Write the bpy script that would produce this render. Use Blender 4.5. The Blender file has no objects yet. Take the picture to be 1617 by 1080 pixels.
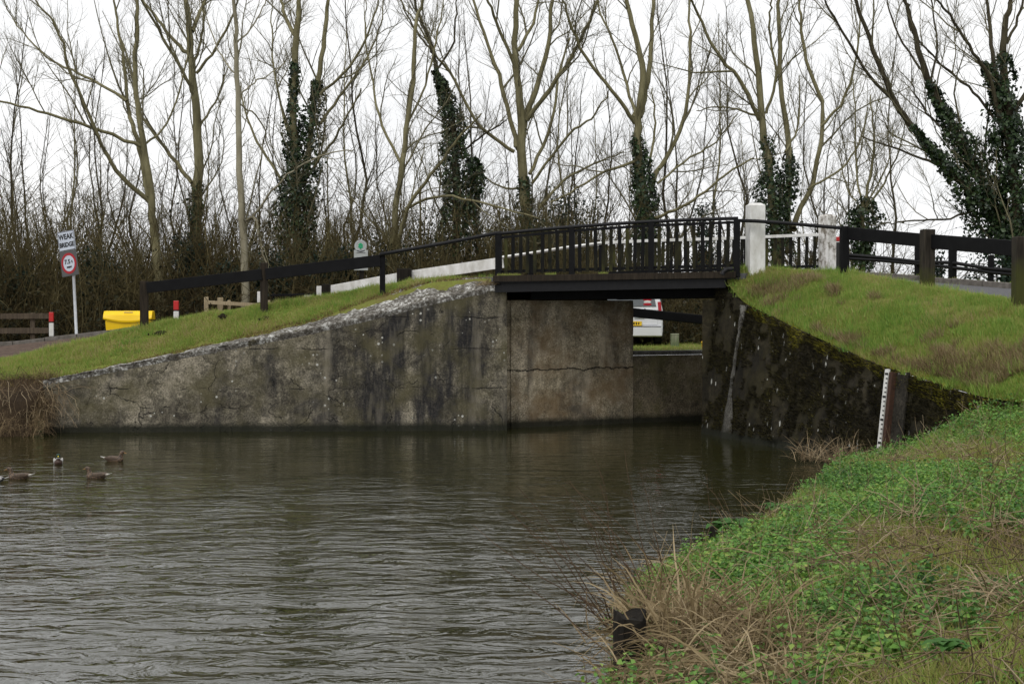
import bpy, math, random
import numpy as np
from mathutils import Vector, Matrix
R = math.radians
rng = np.random.default_rng(7)
random.seed(7)
scn = bpy.context.scene
C = scn.collection

# ---------------------------------------------------------------- camera, sky, sun, exposure
F = 1617 * 50 / 36.0          # focal length in photo pixels
CAMZ = 3.0
PITCH = math.atan(58 / F)
cd = bpy.data.cameras.new('camera'); cam = bpy.data.objects.new('camera', cd); C.objects.link(cam)
cd.lens = 50; cd.sensor_width = 36; cd.clip_start = 0.1; cd.clip_end = 4000
cam.location = (0, 0, CAMZ); cam.rotation_euler = (math.pi / 2 - PITCH, 0, 0)
cd.dof.use_dof = True; cd.dof.focus_distance = 24.0; cd.dof.aperture_fstop = 11.0
scn.camera = cam

SUN_EL, SUN_AZ = R(52), R(205)          # azimuth clockwise from +Y
w = bpy.data.worlds.new('World'); scn.world = w; w.use_nodes = True
nt = w.node_tree; nt.nodes.clear()
def N(t, ty, **kw):
    n = t.nodes.new(ty)
    for k, v in kw.items(): setattr(n, k, v)
    return n
sky = N(nt, 'ShaderNodeTexSky', sky_type='NISHITA', sun_disc=False)
sky.sun_elevation = SUN_EL; sky.sun_rotation = SUN_AZ; sky.dust_density = 4.0; sky.air_density = 1.0
hs = N(nt, 'ShaderNodeHueSaturation'); hs.inputs['Saturation'].default_value = 0.12; hs.inputs['Value'].default_value = 1.0
nt.links.new(sky.outputs[0], hs.inputs['Color'])
tc = N(nt, 'ShaderNodeTexCoord'); mp = N(nt, 'ShaderNodeMapping'); mp.inputs['Scale'].default_value = (1.6, 1.6, 4.0)
nz = N(nt, 'ShaderNodeTexNoise'); nz.inputs['Scale'].default_value = 1.6; nz.inputs['Detail'].default_value = 6; nz.inputs['Roughness'].default_value = .55
nt.links.new(tc.outputs['Generated'], mp.inputs[0]); nt.links.new(mp.outputs[0], nz.inputs['Vector'])
cr = N(nt, 'ShaderNodeValToRGB'); cr.color_ramp.elements[0].position = .3; cr.color_ramp.elements[1].position = .72
cr.color_ramp.elements[0].color = (7.7, 7.8, 7.95, 1); cr.color_ramp.elements[1].color = (9.9, 9.9, 9.9, 1)
nt.links.new(nz.outputs[0], cr.inputs[0])
mx = N(nt, 'ShaderNodeMix', data_type='RGBA'); mx.inputs[0].default_value = .85
nt.links.new(hs.outputs[0], mx.inputs[6]); nt.links.new(cr.outputs[0], mx.inputs[7])
bg = N(nt, 'ShaderNodeBackground'); bg.inputs['Strength'].default_value = .1
nt.links.new(mx.outputs[2], bg.inputs[0])
wo = N(nt, 'ShaderNodeOutputWorld'); nt.links.new(bg.outputs[0], wo.inputs[0])

sd = bpy.data.lights.new('sun', 'SUN'); sun = bpy.data.objects.new('sun', sd); C.objects.link(sun)
sd.energy = 1.0; sd.angle = R(30); sd.color = (1, .97, .92)
sv = Vector((math.sin(SUN_AZ) * math.cos(SUN_EL), math.cos(SUN_AZ) * math.cos(SUN_EL), math.sin(SUN_EL)))
sun.rotation_euler = sv.to_track_quat('Z', 'Y').to_euler(); sun.location = (0, -10, 40)
scn.view_settings.view_transform = 'Standard'; scn.view_settings.look = 'None'
scn.view_settings.exposure = 0.4; scn.view_settings.gamma = 1.0
scn.render.engine = 'CYCLES'
scn.cycles.use_denoising = True
scn.cycles.max_bounces = 6; scn.cycles.diffuse_bounces = 3; scn.cycles.glossy_bounces = 3
scn.cycles.transparent_max_bounces = 6

# ---------------------------------------------------------------- helpers
def P(x, y, D):
    """point at ground distance D seen at photo pixel (x, y)"""
    dx = (x - 808.5) / F; dy = -(y - 540) / F
    d = np.array([dx, math.cos(PITCH) + dy * math.sin(PITCH), -math.sin(PITCH) + dy * math.cos(PITCH)])
    return np.array([0, 0, CAMZ]) + d * (D / d[1])

def hash3(ix, iy, iz):
    n = (ix * 374761393 + iy * 668265263 + iz * 2147483647 + 1274126177) & 0xffffffff
    n = ((n ^ (n >> 13)) * 1274126177) & 0xffffffff
    return ((n ^ (n >> 16)) & 0xffff) / 65535.0
def vnoise(p, s=1.0):
    p = np.asarray(p, float) * s
    i = np.floor(p).astype(np.int64); f = p - i; f = f * f * (3 - 2 * f)
    o = np.zeros(p.shape[:-1])
    for a in (0, 1):
        for b in (0, 1):
            for c in (0, 1):
                wgt = (f[..., 0] if a else 1 - f[..., 0]) * (f[..., 1] if b else 1 - f[..., 1]) * (f[..., 2] if c else 1 - f[..., 2])
                o += wgt * hash3(i[..., 0] + a, i[..., 1] + b, i[..., 2] + c)
    return o
def fbm(p, s=1.0, n=4):
    return sum(vnoise(np.asarray(p) + 17.3 * k, s * 2 ** k) * .5 ** k for k in range(n)) / sum(.5 ** k for k in range(n))

class MB:
    def __init__(s): s.v = []; s.f = []; s.n = 0
    def add(s, v, f):
        v = np.asarray(v, float).reshape(-1, 3); s.v.append(v)
        s.f += [tuple(int(i) + s.n for i in q) for q in f]; s.n += len(v); return s
    def box(s, c, size, M=None):
        x, y, z = [q / 2 for q in size]
        v = np.array([(-x,-y,-z),(x,-y,-z),(x,y,-z),(-x,y,-z),(-x,-y,z),(x,-y,z),(x,y,z),(-x,y,z)])
        if M is not None: v = v @ np.array(M).T
        return s.add(v + np.asarray(c, float), [(0,3,2,1),(4,5,6,7),(0,1,5,4),(1,2,6,5),(2,3,7,6),(3,0,4,7)])
    def beam(s, a, b, wd, ht, up=(0, 0, 1)):
        a = np.asarray(a, float); b = np.asarray(b, float); d = b - a; L = np.linalg.norm(d); d /= L
        sd_ = np.cross(d, up); sd_ /= np.linalg.norm(sd_); u = np.cross(sd_, d)
        return s.box((a + b) / 2, (L, wd, ht), np.stack([d, -sd_, u], 1))
    def tube(s, pts, rad, n=8, cap=True):
        pts = np.asarray(pts, float); rad = np.broadcast_to(rad, len(pts))
        v, f = tubes_np(pts[None], np.asarray(rad)[None], n)
        f = [tuple(q) for q in f]
        if cap:
            f.append(tuple(range(n))[::-1]); k = (len(pts) - 1) * n; f.append(tuple(range(k, k + n)))
        return s.add(v, f)
    def prism(s, poly, z0, z1):
        n = len(poly); z0 = np.broadcast_to(z0, n); z1 = np.broadcast_to(z1, n)
        v = [(p[0], p[1], z0[i]) for i, p in enumerate(poly)] + [(p[0], p[1], z1[i]) for i, p in enumerate(poly)]
        return s.add(v, [tuple(range(n))[::-1], tuple(range(n, 2 * n))] + [(i, (i + 1) % n, n + (i + 1) % n, n + i) for i in range(n)])
    def ell(s, c, r, nu=12, nv=8, M=None):
        v = []
        for j in range(nv + 1):
            ph = math.pi * j / nv
            for i in range(nu):
                th = 2 * math.pi * i / nu
                v.append((math.sin(ph) * math.cos(th), math.sin(ph) * math.sin(th), math.cos(ph)))
        v = np.array(v) * np.asarray(r)
        if M is not None: v = v @ np.array(M).T
        f = [(j * nu + i, (j + 1) * nu + i, (j + 1) * nu + (i + 1) % nu, j * nu + (i + 1) % nu) for j in range(nv) for i in range(nu)]
        return s.add(v + np.asarray(c), f)

def tubes_np(P_, Rd, n):
    """P_ (B,K,3), Rd (B,K) -> verts, quad faces of B tubes"""
    B, K, _ = P_.shape
    T = np.empty_like(P_); T[:, 1:-1] = P_[:, 2:] - P_[:, :-2]; T[:, 0] = P_[:, 1] - P_[:, 0]; T[:, -1] = P_[:, -1] - P_[:, -2]
    T /= np.linalg.norm(T, axis=2, keepdims=True) + 1e-12
    ref = np.where(np.abs(T[:, :1, 2:3]) > .9, np.array([[[1., 0, 0]]]), np.array([[[0, 0, 1.]]]))
    ref = np.broadcast_to(ref, T.shape)
    A = np.cross(T, ref); A /= np.linalg.norm(A, axis=2, keepdims=True) + 1e-12
    Bn = np.cross(T, A)
    an = np.arange(n) * 2 * math.pi / n
    V = P_[:, :, None] + Rd[:, :, None, None] * (A[:, :, None] * np.cos(an)[None, None, :, None] + Bn[:, :, None] * np.sin(an)[None, None, :, None])
    b = np.arange(B)[:, None, None] * K * n; k = np.arange(K - 1)[None, :, None] * n; i = np.arange(n)[None, None]
    j = (i + 1) % n
    Fq = np.stack([b + k + i, b + k + n + i, b + k + n + j, b + k + j], -1).reshape(-1, 4)
    return V.reshape(-1, 3), Fq

def mesh_np(name, V, Fc, k, smooth=False):
    m = bpy.data.meshes.new(name)
    V = np.ascontiguousarray(V, np.float32); Fc = np.ascontiguousarray(Fc, np.int32).reshape(-1, k)
    m.vertices.add(len(V)); m.vertices.foreach_set('co', V.ravel())
    m.loops.add(Fc.size); m.loops.foreach_set('vertex_index', Fc.ravel())
    m.polygons.add(len(Fc)); m.polygons.foreach_set('loop_start', np.arange(0, Fc.size, k, dtype=np.int32))
    m.polygons.foreach_set('loop_total', np.full(len(Fc), k, np.int32))
    if smooth: m.polygons.foreach_set('use_smooth', np.ones(len(Fc), bool))
    m.update(calc_edges=True); m.validate()
    return m

def link(name, mesh, mat_, parent=None):
    o = bpy.data.objects.new(name, mesh); C.objects.link(o)
    if mat_ is not None and mesh is not None and len(mesh.materials) == 0: mesh.materials.append(mat_)
    if parent is not None: o.parent = parent
    return o
def tag(o, label=None, cat=None, group=None, kind=None):
    if label: o['label'] = label
    if cat: o['category'] = cat
    if group: o['group'] = group
    if kind: o['kind'] = kind
    return o
def build(name, mb, mat_, parent=None, base=(0, 0, 0), smooth=False, bevel=0, seg=2):
    v = np.concatenate(mb.v) - np.asarray(base, float)
    m = bpy.data.meshes.new(name); m.from_pydata(v.tolist(), [], mb.f); m.update()
    if smooth: m.polygons.foreach_set('use_smooth', np.ones(len(m.polygons), bool))
    o = link(name, m, mat_, parent)
    if bevel:
        b = o.modifiers.new('bevel', 'BEVEL'); b.width = bevel; b.segments = seg; b.limit_method = 'ANGLE'; b.angle_limit = R(40)
    return o
class Thing:
    def __init__(s, name, label, cat, base, group=None, rotz=0):
        s.base = np.asarray(base, float)
        s.o = bpy.data.objects.new(name, None); C.objects.link(s.o); s.o.location = s.base; s.o.rotation_euler.z = rotz
        s.o.empty_display_size = .2
        tag(s.o, label, cat, group)
    def part(s, name, mb, mat_, parent=None, **kw):
        return build(name, mb, mat_, parent or s.o, s.base, **kw)
    def np(s, name, V, Fc, k, mat_, parent=None, smooth=False):
        return link(name, mesh_np(name, V - s.base, Fc, k, smooth), mat_, parent or s.o)
    def copy_at(s, mesh_obj, loc, parent=None, scale=None):
        c = mesh_obj.copy(); C.objects.link(c); c.parent = parent or s.o; c.location = np.asarray(loc) - s.base
        if scale is not None: c.scale = scale
        return c

# ---------------------------------------------------------------- materials
def new_mat(name):
    m = bpy.data.materials.new(name); m.use_nodes = True; t = m.node_tree; t.nodes.clear()
    out = N(t, 'ShaderNodeOutputMaterial'); b = N(t, 'ShaderNodeBsdfPrincipled'); t.links.new(b.outputs[0], out.inputs[0])
    return m, t, b, out
def lin(c):
    """sRGB 0-255 -> linear"""
    return tuple(((q / 255) / 12.92 if q / 255 <= .04045 else ((q / 255 + .055) / 1.055) ** 2.4) for q in c) + (1,)
def noise(t, vec, scale, detail=4, rough=.55, stretch=None, dist=0):
    if stretch:
        m_ = N(t, 'ShaderNodeMapping'); m_.inputs['Scale'].default_value = stretch; t.links.new(vec, m_.inputs[0]); vec = m_.outputs[0]
    n = N(t, 'ShaderNodeTexNoise'); n.inputs['Scale'].default_value = scale; n.inputs['Detail'].default_value = detail
    n.inputs['Roughness'].default_value = rough; n.inputs['Distortion'].default_value = dist
    t.links.new(vec, n.inputs['Vector']); return n.outputs[0]
def ramp(t, fac, stops):
    r = N(t, 'ShaderNodeValToRGB'); e = r.color_ramp.elements
    while len(e) < len(stops): e.new(.5)
    for i, (p, c) in enumerate(stops):
        e[i].position = p; e[i].color = c if len(c) == 4 else tuple(c) + (1,)
    t.links.new(fac, r.inputs[0]); return r.outputs[0]
def mixc(t, fac, a, b, mode='MIX'):
    m_ = N(t, 'ShaderNodeMix', data_type='RGBA', blend_type=mode)
    for s_, q in ((0, fac), (6, a), (7, b)):
        if isinstance(q, (int, float)): m_.inputs[s_].default_value = q
        elif isinstance(q, tuple): m_.inputs[s_].default_value = q if len(q) == 4 else q + (1,)
        else: t.links.new(q, m_.inputs[s_])
    return m_.outputs[2]
def math_(t, op, a, b=None, c=None):
    m_ = N(t, 'ShaderNodeMath', operation=op)
    for i, q in enumerate((a, b, c)):
        if q is None: continue
        if isinstance(q, (int, float)): m_.inputs[i].default_value = q
        else: t.links.new(q, m_.inputs[i])
    return m_.outputs[0]
def bump(t, b, h, strength=.5, dist=.02):
    n = N(t, 'ShaderNodeBump'); n.inputs['Strength'].default_value = strength; n.inputs['Distance'].default_value = dist
    t.links.new(h, n.inputs['Height']); t.links.new(n.outputs[0], b.inputs['Normal'])
def step(t, v, lo, hi):
    m_ = N(t, 'ShaderNodeMapRange'); m_.inputs['From Min'].default_value = lo; m_.inputs['From Max'].default_value = hi
    t.links.new(v, m_.inputs[0]); return m_.outputs[0]
def coords(t, kind='Object'): return N(t, 'ShaderNodeTexCoord').outputs[kind]
def wpos(t): return N(t, 'ShaderNodeNewGeometry').outputs['Position']
W1 = (1, 1, 1, 1); B0 = (0, 0, 0, 1)

def simple(name, c1, c2=None, scale=6, rough=.6, bmp=.2, bd=.005, stretch=None, spec=.4, detail=5):
    m, t, b, _ = new_mat(name); c2 = c2 or tuple(q * .75 for q in c1[:3])
    n = noise(t, coords(t), scale, detail, .6, stretch)
    t.links.new(ramp(t, n, [(.3, c2), (.7, c1)]), b.inputs['Base Color'])
    b.inputs['Roughness'].default_value = rough; b.inputs['Specular IOR Level'].default_value = spec
    if bmp: bump(t, b, noise(t, coords(t), scale * 3, 4, .6, stretch), bmp, bd)
    return m
def leafmat(name, cols, rough=.5, trans=.25, patch=None, spec=.3):
    """colour per leaf from Random Per Island plus slow patches"""
    m, t, b, out = new_mat(name)
    g = N(t, 'ShaderNodeNewGeometry')
    k = len(cols); stops = [((i + .5) / k, c) for i, c in enumerate(cols)]
    fac = g.outputs['Random Per Island']
    if patch:
        n = noise(t, g.outputs['Position'], patch, 3)
        fac = math_(t, 'ADD', math_(t, 'MULTIPLY', fac, .55), math_(t, 'MULTIPLY', step(t, n, .3, .7), .45))
    c = ramp(t, fac, stops); t.links.new(c, b.inputs['Base Color'])
    b.inputs['Roughness'].default_value = rough; b.inputs['Specular IOR Level'].default_value = spec
    if trans:
        tr = N(t, 'ShaderNodeBsdfTranslucent'); t.links.new(c, tr.inputs[0])
        ms = N(t, 'ShaderNodeMixShader'); ms.inputs[0].default_value = trans
        t.links.new(b.outputs[0], ms.inputs[1]); t.links.new(tr.outputs[0], ms.inputs[2]); t.links.new(ms.outputs[0], out.inputs[0])
    return m

def concrete(name, c_lo, c_mid, c_hi, stain, lichen=.5, cracks=True, algae=None, crack_line=None, scale=1.0, lich_col=(.42, .42, .38), stain_x=None, col_=(.53, .60), fleck=None):
    m, t, b, _ = new_mat(name); p = wpos(t)
    n1 = noise(t, p, .9 * scale, 6, .62); n2 = noise(t, p, 7 * scale, 6, .65); st = noise(t, p, 2.2, 5, .6, (1.2, 1.2, .18))
    base = ramp(t, math_(t, 'ADD', math_(t, 'MULTIPLY', n1, .55), math_(t, 'MULTIPLY', n2, .45)), [(.40, c_lo), (.5, c_mid), (.60, c_hi)])
    n3 = noise(t, p, .45, 5, .68, None, .8)
    k = math_(t, 'MULTIPLY', step(t, n3, .46, .60), step(t, st, .34, .56))
    if stain_x:
        sxx = N(t, 'ShaderNodeSeparateXYZ'); t.links.new(p, sxx.inputs[0]); wob = math_(t, 'ADD', sxx.outputs[0], math_(t, 'MULTIPLY', math_(t, 'SUBTRACT', noise(t, p, .8, 5, .65, (1, 1, .5)), .5), 5.0))
        run = math_(t, 'MULTIPLY', step(t, wob, stain_x[0], stain_x[1]), math_(t, 'SUBTRACT', 1.0, step(t, wob, stain_x[2], stain_x[3])))
        k = math_(t, 'MAXIMUM', k, math_(t, 'MULTIPLY', run, step(t, st, .30, .50)))
    col = mixc(t, math_(t, 'MULTIPLY', k, .9), base, stain); gr = noise(t, p, 28, 6, .75); col = mixc(t, .75, col, ramp(t, gr, [(.34, (.25, .25, .25)), (.5, (1, 1, 1)), (.66, (1.9, 1.9, 1.85))]), 'MULTIPLY')
    col = mixc(t, math_(t, 'MULTIPLY', step(t, st, .52, .72), .45), col, tuple(q * 1.45 for q in c_hi[:3]))
    if algae:
        col = mixc(t, math_(t, 'MULTIPLY', step(t, noise(t, p, 1.3, 5, .6), .46, .66), .7), col, algae)
    h = math_(t, 'ADD', math_(t, 'MULTIPLY', n2, .5), math_(t, 'MULTIPLY', noise(t, p, 40, 3), .25))
    # pale lichen spots in loose colonies
    vo = N(t, 'ShaderNodeTexVoronoi'); vo.inputs['Scale'].default_value = 11; vo.inputs['Randomness'].default_value = 1
    if fleck:
        fm_ = N(t, 'ShaderNodeMapping'); fm_.inputs['Scale'].default_value = fleck; t.links.new(p, fm_.inputs[0]); t.links.new(fm_.outputs[0], vo.inputs['Vector'])
    else: t.links.new(p, vo.inputs['Vector'])
    sep = N(t, 'ShaderNodeSeparateColor'); t.links.new(vo.outputs['Color'], sep.inputs[0])
    thr = math_(t, 'MULTIPLY', step(t, sep.outputs[0], .70, 1.0), .42)
    spot = math_(t, 'LESS_THAN', math_(t, 'ADD', vo.outputs['Distance'], math_(t, 'MULTIPLY', noise(t, p, 60, 2), .12)), thr)
    colony = step(t, noise(t, p, 1.1, 4), *col_)
    col = mixc(t, math_(t, 'MULTIPLY', math_(t, 'MULTIPLY', spot, colony), lichen), col, lich_col)
    if cracks:
        wp = N(t, 'ShaderNodeVectorMath', operation='ADD'); ns = N(t, 'ShaderNodeTexNoise'); ns.inputs['Scale'].default_value = 2.5; ns.inputs['Detail'].default_value = 5
        t.links.new(p, ns.inputs['Vector']); sc_ = N(t, 'ShaderNodeVectorMath', operation='SCALE'); sc_.inputs['Scale'].default_value = .7
        t.links.new(ns.outputs['Color'], sc_.inputs[0]); t.links.new(p, wp.inputs[0]); t.links.new(sc_.outputs[0], wp.inputs[1])
        ve = N(t, 'ShaderNodeTexVoronoi', feature='DISTANCE_TO_EDGE'); ve.inputs['Scale'].default_value = .75
        t.links.new(wp.outputs[0], ve.inputs['Vector'])
        line = math_(t, 'SUBTRACT', 1.0, step(t, ve.outputs['Distance'], .001, .012))
        line = math_(t, 'MULTIPLY', line, step(t, noise(t, p, 1.6, 4), .47, .57))
        col = mixc(t, math_(t, 'MULTIPLY', line, .85), col, (.008, .008, .007)); h = math_(t, 'SUBTRACT', h, math_(t, 'MULTIPLY', line, 1.5))
    if stain_x:
        for zj, ph in ((1.02, 3.1), (1.95, 8.7), (2.7, 5.3)):
            sj = N(t, 'ShaderNodeSeparateXYZ'); t.links.new(p, sj.inputs[0]); zz = math_(t, 'ADD', sj.outputs[2], math_(t, 'MULTIPLY', math_(t, 'SUBTRACT', noise(t, p, 1.7 + ph * .05, 6, .7), .5), .22))
            lj = math_(t, 'SUBTRACT', 1.0, step(t, math_(t, 'ABSOLUTE', math_(t, 'SUBTRACT', zz, zj)), .004, .018)); lj = math_(t, 'MULTIPLY', lj, step(t, noise(t, p, .9 + ph * .05, 4), .50, .58))
            col = mixc(t, math_(t, 'MULTIPLY', lj, .8), col, (.010, .009, .008)); h = math_(t, 'SUBTRACT', h, lj)
    if crack_line is not None:
        sx = N(t, 'ShaderNodeSeparateXYZ'); t.links.new(p, sx.inputs[0])
        zz = math_(t, 'ADD', sx.outputs[2], math_(t, 'MULTIPLY', noise(t, p, 2.0, 6, .7), .35))
        d = math_(t, 'ABSOLUTE', math_(t, 'SUBTRACT', zz, crack_line + .17))
        line = math_(t, 'SUBTRACT', 1.0, step(t, d, .008, .022))
        col = mixc(t, math_(t, 'MULTIPLY', line, .9), col, (.006, .006, .005)); h = math_(t, 'SUBTRACT', h, math_(t, 'MULTIPLY', line, 1.5))
    sx = N(t, 'ShaderNodeSeparateXYZ'); t.links.new(p, sx.inputs[0])
    wet = math_(t, 'ADD', sx.outputs[2], math_(t, 'MULTIPLY', noise(t, p, 3, 4), .12))
    kw = math_(t, 'SUBTRACT', 1.0, step(t, wet, .17, .3))            # wet algae band at the waterline
    col = mixc(t, math_(t, 'MULTIPLY', kw, .93), col, (.010, .011, .006))
    t.links.new(col, b.inputs['Base Color']); b.inputs['Roughness'].default_value = .9; b.inputs['Specular IOR Level'].default_value = .25
    bump(t, b, h, .6, .035)
    return m

M = {}
M['wall'] = concrete('weathered_concrete', (.046, .040, .030), (.11, .098, .072), (.22, .195, .148), (.010, .010, .012), .9, True, (.075, .066, .032), None, 1.0, (.42, .42, .38), (-5.2, -3.4, -1.2, -.6))
M['abut'] = concrete('pale_concrete', (.12, .10, .068), (.24, .205, .14), (.37, .32, .235), (.04, .034, .027), .15, False, (.15, .10, .05), 1.42)
def copingmat():
    m, t, b, _ = new_mat('lichen_coping'); p = wpos(t)
    f = noise(t, p, 13, 8, .72); g = noise(t, p, 2.2, 5, .65); h = noise(t, p, 45, 3, .6)
    col = ramp(t, math_(t, 'ADD', math_(t, 'MULTIPLY', f, .65), math_(t, 'MULTIPLY', g, .35)), [(.38, (.04, .035, .028)), (.47, (.11, .10, .085)), (.535, (.23, .22, .20)), (.595, (.62, .62, .59))])
    col = mixc(t, math_(t, 'MULTIPLY', step(t, noise(t, p, 3.1, 6, .7), .56, .64), .8), col, ramp(t, h, [(.35, (.03, .022, .012)), (.65, (.075, .065, .024))]))
    t.links.new(col, b.inputs['Base Color']); b.inputs['Roughness'].default_value = .95; b.inputs['Specular IOR Level'].default_value = .15
    bump(t, b, math_(t, 'ADD', f, math_(t, 'MULTIPLY', h, .4)), .9, .05); return m
M['coping'] = copingmat()
M['lockwall'] = concrete('lock_wall_concrete', (.07, .058, .038), (.14, .115, .075), (.22, .18, .12), (.025, .022, .016), .1, False, (.10, .09, .035))
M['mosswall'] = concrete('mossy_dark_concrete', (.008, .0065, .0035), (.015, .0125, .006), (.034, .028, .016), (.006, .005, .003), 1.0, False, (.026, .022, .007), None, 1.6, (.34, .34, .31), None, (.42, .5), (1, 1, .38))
M['arris'] = concrete('bare_grey_concrete', (.045, .042, .036), (.09, .085, .075), (.16, .155, .14), (.03, .028, .024), .5, False)
M['black'] = simple('black_paint', (.0075, .0075, .0082), (.004, .004, .0045), 5, .62, .25, .004, None, .10)
M['blackrail'] = simple('black_rail_paint', (.011, .011, .012), (.006, .006, .007), 9, .5, .2, .003, None, .18)
def picketmat():
    m, t, b, _ = new_mat('mossy_picket_paint'); p = wpos(t); oi = N(t, 'ShaderNodeObjectInfo')
    n = noise(t, p, 5, 5, .6, (1, 1, .35)); k = math_(t, 'ADD', n, math_(t, 'MULTIPLY', math_(t, 'SUBTRACT', oi.outputs['Random'], .5), .35))
    t.links.new(ramp(t, k, [(.42, (.007, .007, .007)), (.62, (.022, .021, .010)), (.75, (.045, .045, .016))]), b.inputs['Base Color']); b.inputs['Roughness'].default_value = .8
    b.inputs['Specular IOR Level'].default_value = .1; bump(t, b, n, .3, .005); return m
M['picket'] = picketmat()
M['white'] = simple('white_paint', (.74, .74, .73), (.44, .43, .39), 4.5, .6, .25, .004, (1, 1, .5), .3, 8)
def dirtywhite():
    m, t, b, _ = new_mat('flaking_white_paint'); p = wpos(t)
    n = noise(t, p, 9, 6, .7, (1, 1, .6)); n2 = noise(t, p, 2, 3)
    t.links.new(ramp(t, math_(t, 'ADD', math_(t, 'MULTIPLY', n, .7), math_(t, 'MULTIPLY', n2, .3)), [(.42, (.16, .14, .11)), (.48, (.45, .43, .4)), (.56, (.68, .67, .65))]), b.inputs['Base Color'])
    b.inputs['Roughness'].default_value = .75; bump(t, b, n, .5, .006); return m
M['flakywhite'] = dirtywhite()
def oldwood(name, a, c, moss=None, z0=None):
    m, t, b, _ = new_mat(name); p = coords(t)
    g = noise(t, p, 6, 6, .65, (4, 4, .35)); n = noise(t, p, 2.5, 4)
    col = ramp(t, g, [(.3, a), (.7, c)])
    if moss:
        sx = N(t, 'ShaderNodeSeparateXYZ'); t.links.new(p, sx.inputs[0])
        k = math_(t, 'MULTIPLY', step(t, math_(t, 'SUBTRACT', math_(t, 'MULTIPLY', n, 1.6), sx.outputs[2]), .1, .7), .8)
        col = mixc(t, k, col, moss)
    t.links.new(col, b.inputs['Base Color']); b.inputs['Roughness'].default_value = .9; b.inputs['Specular IOR Level'].default_value = .15; bump(t, b, g, .6, .01); return m
M['post'] = oldwood('weathered_timber_post', (.012, .010, .008), (.05, .042, .032), (.05, .055, .012))
M['postbrown'] = oldwood('brown_timber_post', (.010, .008, .006), (.04, .031, .022))
M['postdark'] = oldwood('dark_timber', (.006, .005, .004), (.02, .017, .013))
M['paletimber'] = oldwood('pale_new_timber', (.22, .17, .10), (.40, .33, .22))
M['greytimber'] = oldwood('grey_brown_timber', (.04, .03, .022), (.11, .085, .06))
M['asphalt'] = simple('asphalt', (.115, .115, .12), (.07, .07, .073), 14, .85, .5, .006, None, .2)
M['track'] = simple('brown_gravel_track', (.13, .095, .075), (.06, .042, .034), 5, .95, .6, .02, None, .1)
M['kerb'] = simple('kerb_concrete', (.17, .155, .14), (.08, .072, .062), 8, .9, .5, .006, None, .2)
M['soil'] = simple('dark_soil', (.028, .02, .014), (.012, .009, .007), 20, .95, .9, .03, None, .1)
M['red'] = simple('red_reflector', (.45, .012, .012), (.35, .01, .01), 5, .35, 0)
M['yellow'] = simple('yellow_plastic', (.86, .56, .003), (.78, .50, .003), 2, .42, .1, .002)
M['yellow2'] = simple('dull_yellow_paint', (.6, .36, .01), (.45, .26, .01), 8, .5, 0)
M['steel'] = simple('galvanised_steel', (.50, .52, .55), (.36, .38, .40), 12, .45, .1, .002)
M['signwhite'] = simple('sign_face_white', (.50, .54, .62), (.44, .48, .55), 3, .4, 0)
M['signgrey'] = simple('sign_backing_grey', (.085, .085, .085), (.06, .06, .06), 4, .5, 0)
M['signred'] = simple('sign_red', (.38, .008, .018), (.30, .007, .014), 4, .4, 0)
M['signgreen'] = simple('sign_green', (.005, .30, .13), (.004, .24, .10), 4, .4, 0)
M['ink'] = simple('sign_black', (.006, .006, .006), None, 4, .5, 0)
M['greymetal'] = simple('pale_grey_metal', (.36, .38, .37), (.28, .29, .28), 6, .5, .1, .003)
M['rust'] = simple('rusty_iron', (.055, .022, .010), (.022, .010, .006), 14, .85, .5, .006)
M['vanwhite'] = simple('white_car_paint', (.70, .71, .73), (.64, .65, .67), 2, .25, 0, 0, None, .5)
M['glass'] = simple('dark_glass', (.10, .11, .115), (.07, .08, .085), 3, .08, 0, 0, None, .6)
M['rubber'] = simple('tyre_rubber', (.012, .012, .012), None, 8, .8, 0)
M['plate'] = simple('yellow_plate', (.75, .50, .03), (.65, .42, .02), 4, .4, 0)
M['trimblack'] = simple('black_plastic', (.02, .02, .02), None, 8, .6, 0)
M['stone'] = oldwood('pale_marker_stone', (.16, .16, .12), (.42, .40, .33), (.09, .13, .05))

def groundmat(name, cols, patch=1.2, fine=18):
    m, t, b, _ = new_mat(name); p = wpos(t)
    n = noise(t, p, patch, 5, .6); n2 = noise(t, p, fine, 5, .7)
    t.links.new(ramp(t, math_(t, 'ADD', math_(t, 'MULTIPLY', n, .5), math_(t, 'MULTIPLY', n2, .5)), cols), b.inputs['Base Color'])
    b.inputs['Roughness'].default_value = .95; b.inputs['Specular IOR Level'].default_value = .1; bump(t, b, n2, .8, .04); return m
M['turf'] = groundmat('turf_soil', [(.32, (.13, .095, .045)), (.48, (.14, .15, .035)), (.62, (.17, .22, .042))])
M['bank'] = groundmat('bank_soil', [(.35, (.022, .016, .009)), (.5, (.045, .036, .018)), (.62, (.06, .07, .02))])
M['litter'] = groundmat('leaf_litter', [(.32, (.014, .010, .007)), (.5, (.035, .024, .014)), (.66, (.06, .042, .026))])
M['field'] = groundmat('meadow_grass', [(.35, (.05, .075, .02)), (.65, (.07, .11, .03))], .05, 2)

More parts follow.
